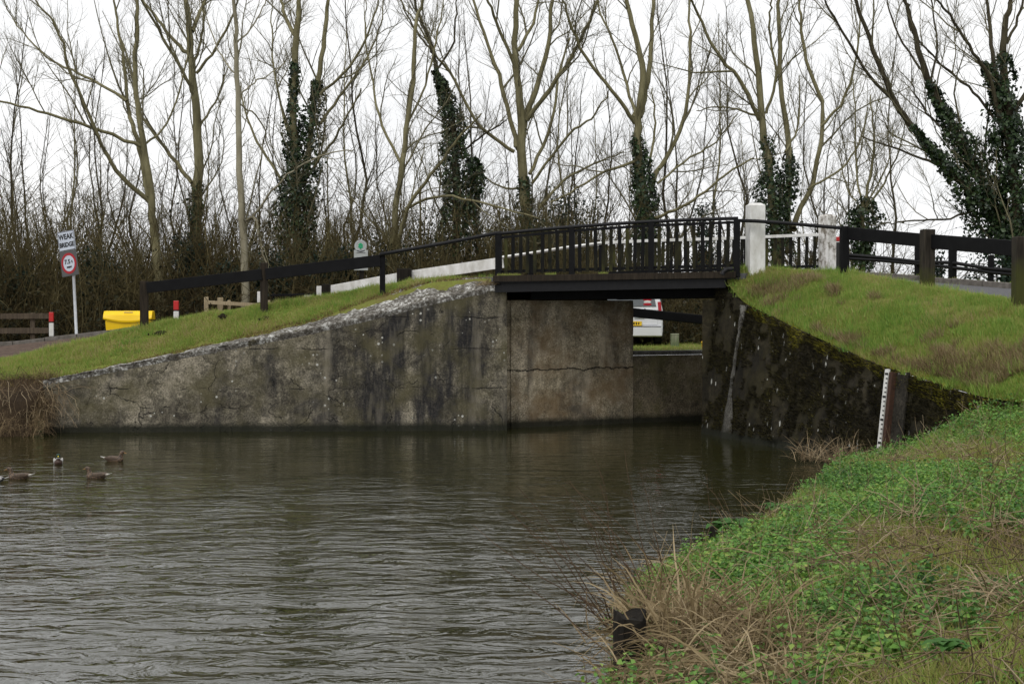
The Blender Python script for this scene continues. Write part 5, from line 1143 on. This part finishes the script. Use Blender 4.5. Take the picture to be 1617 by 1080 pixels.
# dry tussock band near the right wall edge, moss along its rim
def edge_mask(q, lo, hi):
    u = np.interp(q[:, 1], TOPR[::-1, 1], TOPR[::-1, 0]); d = q[:, 0] - u; return (d > lo) & (d < hi) & (q[:, 1] > 22) & (q[:, 1] < 32.6)
p, nn = scatter(gR, 150000, lambda q: edge_mask(q, .15, 1.7) & (vnoise(q, .8) * .6 + vnoise(q, 3) * .4 > .5), 55)
V, Fq = blades(p, unit(nn + np.array([-.9, -.5, 0])), r.uniform(.12, .30, len(p)), .016, r, .8); stuff('dry_grass', V, Fq, 3, M['straw'], 'straw coloured withered grass tufts near the rim of the right wall', 'grass')
p, nn = scatter(gR, 120000, lambda q: edge_mask(q, -.1, .75) & (vnoise(q, 1.1) > .34), 56)
V, Fq = blades(p, nn, r.uniform(.02, .06, len(p)), .02, r, .9); stuff('moss', V, Fq, 3, M['moss'], 'yellow green moss along the rim of the right wall', 'moss')
# moss fur on the right wall faces
def fur(g, n, seed, fn):
    p, nn = scatter(g, n, None, seed); q = unit(np.array([-.93, -.37, .1])) * np.ones_like(p); k = fn(p); p = p[k]
    return blades(p + q[:len(p)] * .01, q[:len(p)] * 3 + np.array([0, 0, -1.6]), r.uniform(.03, .10, len(p)), .03, r, .5)
V1, F1 = fur(gRW, 60000, 57, lambda q: (q[:, 2] > .12) & (vnoise(q, 1.6) * .6 + vnoise(q, 6) * .4 > .42)); stuff('moss', V1, F1, 3, M['mossdark'], 'dark shaggy moss hanging on the right wing wall face', 'moss')
V1, F1 = fur(gEW, 9000, 157, lambda q: (q[:, 2] > .15) & (vnoise(q, 1.8) * .6 + vnoise(q, 6) * .4 > .47)); stuff('moss', V1, F1, 3, M['mossdark'], 'dark moss patches on the narrow end face of the right wall', 'moss')
ztop_at = lambda q: np.interp(q[:, 1], TOPR[::-1, 1], TOPR[::-1, 2])
V1, F1 = fur(gRW, 45000, 58, lambda q: (ztop_at(q) - q[:, 2] < .12 + .38 * vnoise(q, 1.9) ** 2 + .3 * np.clip((26 - q[:, 1]) / 2, 0, 1)) & (vnoise(q, 3) > .25)); stuff('moss', V1, F1, 3, M['moss'], 'olive moss fringe hanging over the top of the right wing wall', 'moss')
# lockside, far verge
p, nn = scatter(gLk, 30000, lambda q: q[:, 1] < 45, 59); V, Fq = blades(p, nn, r.uniform(.03, .08, len(p)), .02, r); stuff('grass', V, Fq, 3, M['grass'], 'mown lockside grass beyond the bridge opening', 'grass')
p, nn = scatter(gRf, 40000, lambda q: (q[:, 1] > 24) & (q[:, 0] < 16) & (q[:, 2] > 2.4), 60); V, Fq = blades(p, nn, r.uniform(.04, .14, len(p)), .02, r); stuff('grass', V, Fq, 3, M['grass'], 'rough grass behind the kerb on the far right verge', 'grass')


# near bank: low nettle and ivy leaves, stems, straw
def plants(g, n, seed, mask, hr, nl, sz, spread=.06):
    r = np.random.default_rng(seed); p, nn = scatter(g, n, mask, seed); m = len(p); h = r.uniform(*hr, m) * (.25 + 1.7 * vnoise(p, 1.4) ** 1.5)
    t = r.random((m, nl)) ** .6; a = r.uniform(0, 6.28, (m, nl)); rad = spread * (.4 + r.random((m, nl)))
    tilt = r.normal(size=(m, 2)) * .25
    c = p[:, None] + np.stack([np.cos(a) * rad + tilt[:, :1] * t * h[:, None], np.sin(a) * rad + tilt[:, 1:] * t * h[:, None], t * h[:, None]], -1)
    nr = unit(np.stack([np.cos(a) * .55, np.sin(a) * .55, np.ones_like(a)], -1) + r.normal(size=(m, nl, 3)) * .3)
    return leaves(c.reshape(-1, 3), nr.reshape(-1, 3), r.uniform(*sz, m * nl), r, .35)
inview = lambda q: (q[:, 1] > 4.4) & (np.abs(q[:, 0]) < q[:, 1] * .46 + 2.2)
reedy = lambda q: ((q[:, 0] - 1.25) / .75) ** 2 + ((q[:, 1] - 9.2) / 1.5) ** 2 + .5 * vnoise(q, 3) > 1.1
bare = lambda q: vnoise(q + 3.3, .75) * .65 + vnoise(q, 2.4) * .35
V1, F1 = plants(gN, 25000, 61, lambda q: inview(q) & (q[:, 2] > .12) & (bare(q) > .40 + .08 * (vnoise(q + 11, .6) > .55)) & reedy(q), (.05, .24), 8, (.018, .052), .05)
V2, F2 = plants(gN, 22000, 62, lambda q: inview(q) & (q[:, 2] > .05) & (bare(q) > .40) & reedy(q), (.03, .13), 5, (.014, .040), .05)
V = np.concatenate([V1, V2]); Fq = np.concatenate([F1, F2 + len(V1)])
stuff('ground_cover', V, Fq, 3, M['nettle'], 'low green nettle and ground ivy leaves covering the near right bank', 'ground cover')
V, Fq = plants(gN, 7000, 63, lambda q: inview(q) & (q[:, 1] < 13) & (q[:, 0] > 1.6) & (bare(q) > .5), (.06, .22), 5, (.035, .062), .06)
stuff('ground_cover', V, Fq, 3, M['nettle'], 'larger leafed green weeds nearest the camera on the right bank', 'ground cover')
p, nn = scatter(gN, 70000, lambda q: inview(q) & (q[:, 2] > .05) & (bare(q) < .62), 64); V, Fq = blades(p, nn, r.uniform(.06, .2, len(p)), .008, r, .9)
stuff('grass', V, Fq, 3, M['grassolive'], 'thin olive grass blades among the weeds on the near bank', 'grass')
p, nn = scatter(gN, 130000, lambda q: inview(q) & (q[:, 2] > .08) & reedy(q) & (vnoise(q + 21, .8) * .6 + vnoise(q + 4, 3) * .4 > .40), 164); V, Fq = blades(p, nn, r.uniform(.07, .21, len(p)) * (.5 + vnoise(p, 2.0)), .0085, r, .75)
stuff('grass', V, Fq, 3, M['grass'], 'ragged fresh green grass growing through the weeds on the near bank', 'grass')
p, nn = scatter(gN, 30000, lambda q: inview(q) & (q[:, 1] > 11) & (vnoise(q + 5, .5) > .66), 71); V, Fq = blades(p, nn, r.uniform(.03, .07, len(p)), .018, r, .8)
stuff('moss', V, Fq, 3, M['moss'], 'bright yellow green moss patches on the near bank', 'moss')
def sticks(g, n, seed, mask, ln, rad, K=4, flat=.25, curl=.15, lift=.03):
    r = np.random.default_rng(seed); p, nn = scatter(g, n, mask, seed); m = len(p); d = unit(r.normal(size=(m, 3)) * np.array([1, 1, flat]) + np.array([0, 0, flat * .6])); L = r.uniform(*ln, m); Pp = np.empty((m, K, 3)); Pp[:, 0] = p + np.array([0, 0, lift])
    for k in range(1, K): d = unit(d + r.normal(size=(m, 3)) * curl); Pp[:, k] = Pp[:, k - 1] + d * (L / (K - 1))[:, None]
    return tubes_np(Pp, r.uniform(*rad, m)[:, None] * np.linspace(1, .5, K)[None], 3)
V1, F1 = sticks(gN, 7000, 65, lambda q: inview(q) & (q[:, 2] > .1) & (bare(q) < .57 - .2 * np.clip((q[:, 1] - 12) / 6, 0, 1)), (.12, .55), (.0028, .0068), 4, .40, .18, .13)
V2, F2 = sticks(gN, 1800, 66, lambda q: inview(q) & (q[:, 2] > .1), (.2, .7), (.0022, .005), 5, 1.6, .14, .0)
stuff('dead_stems', np.concatenate([V1, V2]), np.concatenate([F1, F2 + len(V1)]), 4, M['strawdark'], 'dry brown dead stems strewn over the near bank', 'dead stems')

# ---------------------------------------------------------------- waterside details
def ribbons(base, dirs, L, wd, r, K=7, sag=.9):
    """curved blade ribbons: base (n,3), dirs (n,3)"""
    n = len(base); d = unit(dirs); Pp = np.empty((n, K, 3)); Pp[:, 0] = base; L = np.asarray(L).reshape(-1, 1)
    g_ = r.uniform(.3, 1, (n, 1)) * sag
    for k in range(1, K): d = unit(d + np.array([0, 0, -1.]) * g_ * (k / K) * .8 + r.normal(size=(n, 3)) * .08); Pp[:, k] = Pp[:, k - 1] + d * L / (K - 1)
    sd_ = unit(np.cross(dirs, r.normal(size=(n, 3)))); w_ = (np.asarray(wd).reshape(-1, 1) * np.array([[.7, 1, 1, .9, .75, .5, .1]]))[..., None] * .5
    V = np.stack([Pp - sd_[:, None] * w_, Pp + sd_[:, None] * w_], 2).reshape(-1, 3)
    i = np.arange(n)[:, None] * K * 2 + np.arange(K - 1)[None] * 2; Fq = np.stack([i, i + 1, i + 3, i + 2], -1).reshape(-1, 4); return V, Fq
# timber pile and stub at the bank edge
pb = P(992, 1100, 9.6); pb[2] = 0
T = Thing('timber_pile', 'dark rotten timber pile at the water edge under the dead reed clump', 'pile', pb)
mb = MB(); n = 10; ang = np.linspace(0, 2 * math.pi, n, endpoint=False); rr0 = .125 + .018 * rng.normal(size=n)
v = []; 
for z in (-.6, .1, .5, .92):
    v += [(pb[0] + math.cos(a) * q * (1 - .04 * z), pb[1] + math.sin(a) * q, z + (rng.normal() * .035 if z > .7 else 0)) for a, q in zip(ang, rr0)]
f = [(k * n + i, k * n + (i + 1) % n, (k + 1) * n + (i + 1) % n, (k + 1) * n + i) for k in range(3) for i in range(n)] + [tuple(range(3 * n, 4 * n))]
mb.add(v, f); T.part('shaft', mb, M['postdark'])
sb_ = P(1130, 868, 15.2); T = Thing('timber_stub', 'short leaning black stub of wood at the bank edge by the dock leaves', 'stub', sb_)
mb = MB(); mb.tube([sb_ + (.03, 0, -.4), sb_, sb_ + (-.05, 0, .25)], [.05, .045, .03], 7); T.part('shaft', mb, M['postdark'])
# dead reed clump round the pile
r = np.random.default_rng(81)
def clump(name, label, c, n, sx, L, wd, out, seed, mat_='straw', sag=.9, up=1.0):
    r = np.random.default_rng(seed); T = Thing(name, label, 'plant', c); b0 = c + r.normal(size=(n, 3)) * np.array([sx, sx, .02]); dr = unit(r.normal(size=(n, 3)) * np.array([out, out, .25]) + np.array([0, 0, up]))
    V, Fq = ribbons(b0, dr, r.uniform(*L, n), r.uniform(*wd, n), r, 7, sag); T.np('blades', V, Fq, 4, M[mat_])['kind'] = 'stuff'; return T
clump('dead_reed_clump', 'straw brown dead reed clump drooping over the dark timber pile', np.array([1.20, 9.85, .58]), 420, .18, (.3, .9), (.008, .024), .8, 82)
clump('dead_reed_clump', 'upright dry stubble tuft behind the dark timber pile', np.array([1.02, 10.7, .5]), 320, .15, (.15, .5), (.006, .014), .4, 83, 'strawdark', sag=.25)
clump('dead_reed_clump', 'flattened pale reed heap right of the dark timber pile', np.array([1.55, 10.2, .70]), 420, .26, (.3, .85), (.006, .017), 1.3, 84, sag=1.0, up=.6)
clump('dead_reed_clump', 'loose dry stem heap in the middle of the near bank', np.array([2.6, 11.6, .85]), 130, .32, (.25, .7), (.004, .011), 1.4, 85, 'strawdark', 1.0, .5)
clump('dead_reed_clump', 'dry litter heap at the bottom edge of the near bank', np.array([1.45, 8.7, .74]), 760, .36, (.2, .75), (.004, .014), 1.5, 86, 'straw', 1.0, .45)
clump('dead_reed_clump', 'broken brown reed stalks at the water edge below the timber pile', np.array([.86, 8.6, .48]), 130, .12, (.25, .7), (.006, .018), 1.0, 186, 'strawdark', .9)
clump('dead_reed_clump', 'pale dry grass spray below the gauge at the wall foot', np.array([6.0, 25.9, .15]), 160, .22, (.3, .8), (.006, .012), .9, 87, 'strawdark', .6)
clump('dead_reed_clump', 'thin withered weeds at the foot of the mossy right wall', np.array([5.75, 27.2, .05]), 120, .22, (.25, .7), (.006, .012), .8, 88, 'strawdark', .5)
for k_, (lab, c_, n_, sx_) in enumerate((('straw heap half hidden in nettles at the right edge of the near bank', (3.3, 9.6, 1.06), 120, .26), ('brown dead stalks along the bank edge above the reed stubble', (1.5, 12.3, .55), 200, .24))):
    clump('dead_stalk_heap', lab, np.array(c_), n_, sx_, (.25, .75), (.005, .012), 1.3, 140 + k_, 'straw' if k_ % 2 else 'strawdark', .9, .6)
def nettles(seed, n, mask):
    r = np.random.default_rng(seed); p, nn = scatter(gN, n, mask, seed); m = len(p); h = r.uniform(.12, .32, m); NP = 5; C_, Nr, S_ = [], [], []
    tilt = r.normal(size=(m, 2)) * .12; st = np.stack([p, p + np.stack([tilt[:, 0] * h, tilt[:, 1] * h, h], 1)], 1)
    for k in range(NP):
        t = (k + 1) / NP; c = st[:, 0] * (1 - t) + st[:, 1] * t; a = r.uniform(0, 6.28, m)
        for q in range(4):
            aa = a + q * math.pi / 2; d = np.stack([np.cos(aa), np.sin(aa), np.full(m, .15)], 1); sz = (.085 - .05 * t) * r.uniform(.8, 1.25, m); C_.append(c + d * sz[:, None] * .7); Nr.append(unit(np.stack([np.cos(aa) * .45, np.sin(aa) * .45, np.ones(m)], 1) + r.normal(size=(m, 3)) * .15)); S_.append(sz)
    V, Fq = leaves(np.concatenate(C_), np.concatenate(Nr), np.concatenate(S_), r, .3); return V, Fq
V, Fq = nettles(171, 3200, lambda q: inview(q) & (q[:, 2] > .3) & (q[:, 1] < 19) & (vnoise(q + 2, .9) > .48)); stuff('nettle_patch', V, Fq, 3, M['nettle'], 'taller fresh green nettle shoots standing in patches on the near bank', 'nettles')
for k_, (lab, c_, n_, sx_, m_) in enumerate((('broken upright brown stalks just right of the dark timber pile', (1.25, 9.5, .6), 260, .16, 'strawdark'), ('pale broken reed blades between the pile and the leafy bank', (1.75, 9.3, .76), 300, .24, 'straw'))):
    clump('dead_reed_clump', lab, np.array(c_), n_, sx_, (.2, .65), (.004, .013), .9, 190 + k_, m_, .7, .8)
# bare bramble canes leaning out over the water
def canes(label, c, n, seed, L, lean):
    r = np.random.default_rng(seed); T = Thing('bramble_canes', label, 'plant', c); K = 8; t = np.linspace(0, 1, K); limbs = []
    for k in range(n):
        l = r.uniform(*L); d = unit(np.array([-lean * r.uniform(.3, 1.2), r.normal() * .35, 1.0])); p = [c + r.normal(size=3) * np.array([.2, .4, .03])]
        for q in range(K - 1): d = unit(d + r.normal(size=3) * .10 + (-.04, 0, -.02)); p.append(p[-1] + d * l / (K - 1))
        limbs.append((np.array(p), np.linspace(.0055, .002, K)))
    tw = spawn(r, limbs, 5, .08, .3, 3, .004, .3, .2); a, b_ = pack(limbs, 4); T.np('canes', a, b_, 4, M['canes'])
    a, b_ = pack(tw, 3); T.np('side_twigs', a, b_, 4, M['canes'])['kind'] = 'stuff'
M['canes'] = simple('reddish_cane_bark', (.10, .065, .04), (.05, .034, .022), 10, .8, 0, 0, None, .1)
canes('bare reddish bramble canes leaning left over the water by the pile', np.array([.95, 10.6, .45]), 15, 91, (.8, 1.7), .7)
canes('tall thin bare canes rising behind the reed stubble at the bank edge', np.array([1.15, 12.6, .4]), 11, 92, (.8, 1.4), .55)
canes('few short bare canes at the bank edge beside the dock leaves', np.array([2.45, 15.9, .4]), 7, 93, (.35, .8), .5)
# dock plants
def dock(label, c, n, seed, s=1.0):
    r = np.random.default_rng(seed); T = Thing('dock_plant', label, 'plant', c)
    for k in range(n):
        a = r.uniform(0, 6.28); L = r.uniform(.14, .26) * s; d = np.array([math.cos(a), math.sin(a), 0]); sd_ = np.array([-d[1], d[0], 0]); v = []; K = 6
        for q in range(K):
            t = q / (K - 1); w_ = L * .22 * math.sin(math.pi * min(1, .12 + t * .85)) + .002; ctr = c + r.normal(size=3) * .0 + d * L * t * .9 + np.array([0, 0, .04 + L * (.9 * t - .75 * t * t)])
            v += [ctr - sd_ * w_ + (0, 0, .25 * w_), ctr, ctr + sd_ * w_ + (0, 0, .25 * w_)]
        f = [(q * 3 + j, q * 3 + j + 1, q * 3 + j + 4, q * 3 + j + 3) for q in range(K - 1) for j in (0, 1)]
        mb = MB(); mb.add(np.array(v) + r.normal(size=3) * np.array([.06, .06, .01]) * s, f); T.part('leaf', mb, M['dock'], smooth=True)
dock('glossy dark dock plant at the bank edge above the wood stub', np.array([2.5, 15.9, .44]), 34, 95, 1.25)
dock('second dark leafy dock plant farther along the bank edge', np.array([3.35, 17.6, .40]), 26, 96, 1.2)
dock('glossy broad leafed weed at the bottom right corner', np.array([2.35, 7.6, 1.12]), 18, 97, .6)

# left end of the wall: dead grass and roots tumbling to the water
r = np.random.default_rng(98); n = 11000; x = -10.8 - 5.2 * r.random(n) ** 1.3; tt = r.random(n) ** .8
base = np.stack([x, 32.55 + tt * 1.75 + r.normal(size=n) * .08, .05 + tt * 1.25 - np.clip((x + 10.9) * .9, 0, .5)], 1)
V, Fq = ribbons(base, unit(r.normal(size=(n, 3)) * np.array([.6, .4, .3]) + np.array([.1, -.7, .55])), r.uniform(.2, .7, n), r.uniform(.004, .011, n), r, 7, 1.5)
stuff('dry_grass', V, Fq, 4, M['strawbrown'], 'matted brown dead grass hanging to the water at the left end of the wall', 'dry grass')
limbs = []
for k in range(150):
    x0 = r.uniform(-13.5, -10.4); c0 = np.array([x0, 33.1 + r.random() * .5, r.uniform(.5, 1.25)]); d = unit(np.array([r.uniform(-.2, .9), -.6, -.1])); p = [c0]
    for q in range(6): d = unit(d + r.normal(size=3) * .25 + (0, 0, -.16)); p.append(p[-1] + d * r.uniform(.12, .24))
    p = np.array(p); p[:, 2] = np.maximum(p[:, 2], -.05); limbs.append((p, np.linspace(.006, .003, 7)))
V, Fq = pack(limbs, 3); stuff('dead_stems', V, Fq, 4, M['strawdark'], 'bare reddish brown stems trailing over the wall end into the water', 'dead stems')

# molehills on the left verge
def molehill(label, x, y, D, sx, seed):
    c = P(x, y, D); gq = gL_verge.reshape(-1, 3); c[2] = gq[np.argmin(((gq - c)[:, :2] ** 2).sum(1)), 2] - .02; r = np.random.default_rng(seed); T = Thing('molehill', label, 'molehill', c); mb = MB()
    mb.ell(c, (sx * .8, .16, .085), 16, 8)
    for k in range(70): q = r.normal(size=3) * np.array([sx * .42, .09, 0]); mb.ell(c + q + (0, 0, .075 * math.exp(-(q[0] / sx) ** 2 * 2 - (q[1] / .16) ** 2)), r.uniform(.014, .034, 3), 6, 4)
    T.part('soil', mb, M['soil'])
molehill('dark molehill on the left verge below the first fence post', 256, 524, 35.4, .26, 1)
molehill('dark molehill on the left verge below the second fence post', 421, 494, 35.2, .2, 2)
molehill('small dark soil heap on the left verge between the fence posts', 352, 508, 35.5, .12, 3)

# ---------------------------------------------------------------- ducks
def duckmat(name, drake):
    m, t, b, _ = new_mat(name); p = coords(t); sx = N(t, 'ShaderNodeSeparateXYZ'); t.links.new(p, sx.inputs[0]); x, z = sx.outputs[0], sx.outputs[2]
    n = noise(t, p, 32, 3, .6, (1, 2, 2))
    if drake:
        col = mixc(t, step(t, x, .06, .10), (.42, .42, .41), (.045, .022, .014)); col = mixc(t, math_(t, 'MULTIPLY', step(t, x, -.15, -.19), 1.0), col, (.012, .012, .013))
        col = mixc(t, step(t, z, .136, .140), col, (.6, .6, .6)); col = mixc(t, step(t, z, .148, .152), col, (.004, .035, .022))
    else:
        col = ramp(t, n, [(.42, (.016, .010, .006)), (.50, (.06, .035, .018)), (.60, (.15, .095, .055))]); col = mixc(t, step(t, x, -.21, -.25), col, (.45, .42, .36))
    t.links.new(col, b.inputs['Base Color']); b.inputs['Roughness'].default_value = .6; return m
M['drake'] = duckmat('drake_plumage', True); M['hen'] = duckmat('hen_plumage', False)
M['bill_y'] = simple('yellow_bill', (.55, .42, .03), None, 6, .4, 0); M['bill_o'] = simple('orange_brown_bill', (.30, .15, .03), None, 6, .4, 0)
M['wing'] = simple('grey_brown_wing', (.11, .075, .05), (.025, .017, .011), 26, .7, .3, .004, (1, 3, 1)); M['wingpale'] = simple('pale_grey_wing', (.48, .47, .45), (.34, .33, .31), 20, .7, .2, .003)
def ring_loft(mb, st, n=14):
    """st: (x, z centre, half width, half height)"""
    v = [(x, wy * math.cos(a), z + hz * math.sin(a)) for x, z, wy, hz in st for a in np.linspace(0, 2 * math.pi, n, endpoint=False)]; k = len(st)
    f = [(i * n + j, i * n + (j + 1) % n, (i + 1) * n + (j + 1) % n, (i + 1) * n + j) for i in range(k - 1) for j in range(n)] + [tuple(range(n))[::-1], tuple(range((k - 1) * n, k * n))]; mb.add(v, f)
def duck(label, x, y, drake, rotz):
    k = 1.0 / (y - 482); D = CAMZ * F * k; b0 = P(x, y, D); b0[2] = 0
    T = Thing('mallard_duck', label, 'duck', b0, None, rotz); T.o.scale = (.86, .86, .86); mb = MB()
    ring_loft(mb, [(-.29, .095, .012, .008), (-.25, .085, .035, .02), (-.20, .065, .065, .045), (-.12, .045, .090, .075), (-.02, .035, .10, .088), (.07, .035, .095, .085), (.13, .04, .078, .07), (.17, .05, .045, .045), (.19, .055, .012, .012)])
    # neck and head swept upward
    nk = [((.10, .06), .065), ((.12, .105), .052), ((.135, .145), .044), ((.145, .170), .044), ((.155, .195), .050), ((.165, .218), .048), ((.172, .235), .034), ((.176, .246), .010)]
    n = 14; v = [(cx + rr * 1.12 * math.cos(a), rr * .92 * math.sin(a), cz) for (cx, cz), rr in nk for a in np.linspace(0, 2 * math.pi, n, endpoint=False)]
    mb.add(v, [(i * n + j, i * n + (j + 1) % n, (i + 1) * n + (j + 1) % n, (i + 1) * n + j) for i in range(len(nk) - 1) for j in range(n)] + [tuple(range(n))[::-1], tuple(range((len(nk) - 1) * n, len(nk) * n))])
    o = build('body', mb, M['drake' if drake else 'hen'], T.o, smooth=True); md = o.modifiers.new('skin', 'REMESH'); md.mode = 'VOXEL'; md.voxel_size = .009; md.use_smooth_shade = True
    sm = o.modifiers.new('smooth', 'SMOOTH'); sm.iterations = 6
    mb = MB(); v = [];
    for xx, hw, zz, hz in ((.195, .020, .198, .017), (.225, .016, .190, .011), (.252, .019, .184, .007), (.266, .011, .182, .004)): v += [(xx, -hw, zz), (xx, 0, zz + hz), (xx, hw, zz), (xx, 0, zz - hz * .7)]
    mb.add(v, [(i * 4 + j, i * 4 + (j + 1) % 4, i * 4 + 4 + (j + 1) % 4, i * 4 + 4 + j) for i in range(3) for j in range(4)] + [(12, 13, 14, 15)]); build('bill', mb, M['bill_y' if drake else 'bill_o'], T.o, smooth=True)
    for s_ in (-1, 1):
        mb = MB(); mb.ell((.178, s_ * .040, .212), (.006, .004, .006), 8, 6); build('eye', mb, M['ink'], T.o)
        mb = MB(); mb.ell((-.07, s_ * .083, .078), (.155, .022, .045), 14, 8, np.array(Matrix.Rotation(R(4), 3, 'Y'))); build('wing', mb, M['wingpale' if drake else 'wing'], T.o, smooth=True)
    mb = MB(); mb.add([(-.24, -.03, .09), (-.24, .03, .09), (-.335, .018, .115), (-.335, -.018, .115), (-.24, -.03, .08), (-.24, .03, .08), (-.335, .018, .108), (-.335, -.018, .108)], [(0,1,2,3),(7,6,5,4),(0,4,5,1),(1,5,6,2),(2,6,7,3),(3,7,4,0)]); build('tail', mb, M['wingpale'], T.o)
duck('green headed drake mallard facing the camera on the water', 92, 733, True, R(-72))
duck('brown hen mallard facing right, nearest the wall', 182, 729, False, R(-4))
duck('brown hen mallard facing left at the left edge', 28, 757, False, R(183))
duck('brown hen mallard facing left, below the right facing hen', 151, 756, False, R(176))
duck('drake mallard cut off by the left picture edge', -14, 763, True, R(190))
# tufts on the deck ledge and dry grass at the left bridge corner
r = np.random.default_rng(120)
for k, (lab, t0_, t1_, n_) in enumerate((('green moss tuft on the bridge ledge by its left end', .01, .11, 500), ('green moss tuft on the bridge ledge by the second post', .215, .26, 220), ('green moss tuft on the bridge ledge by the third post', .44, .475, 220))):
    t_ = r.uniform(t0_, t1_, n_); b0 = np.array([fr(q, zg(q) + .0) for q in t_]) - nd * r.uniform(.0, .12, (n_, 1)); T = Thing('moss_tuft', lab, 'moss', b0[0]); V, Fq = blades(b0, np.tile(np.array([0, 0, 1.]), (n_, 1)), r.uniform(.03, .09, n_), .012, r, .6); T.np('blades', V, Fq, 3, M['grass'])['kind'] = 'stuff'
clump('dry_grass_tuft', 'dry straw tuft at the left corner of the bridge on the coping', np.array([-.5, 34.2, 3.5]), 160, .16, (.12, .3), (.008, .014), .9, 121, 'straw', 1.1)
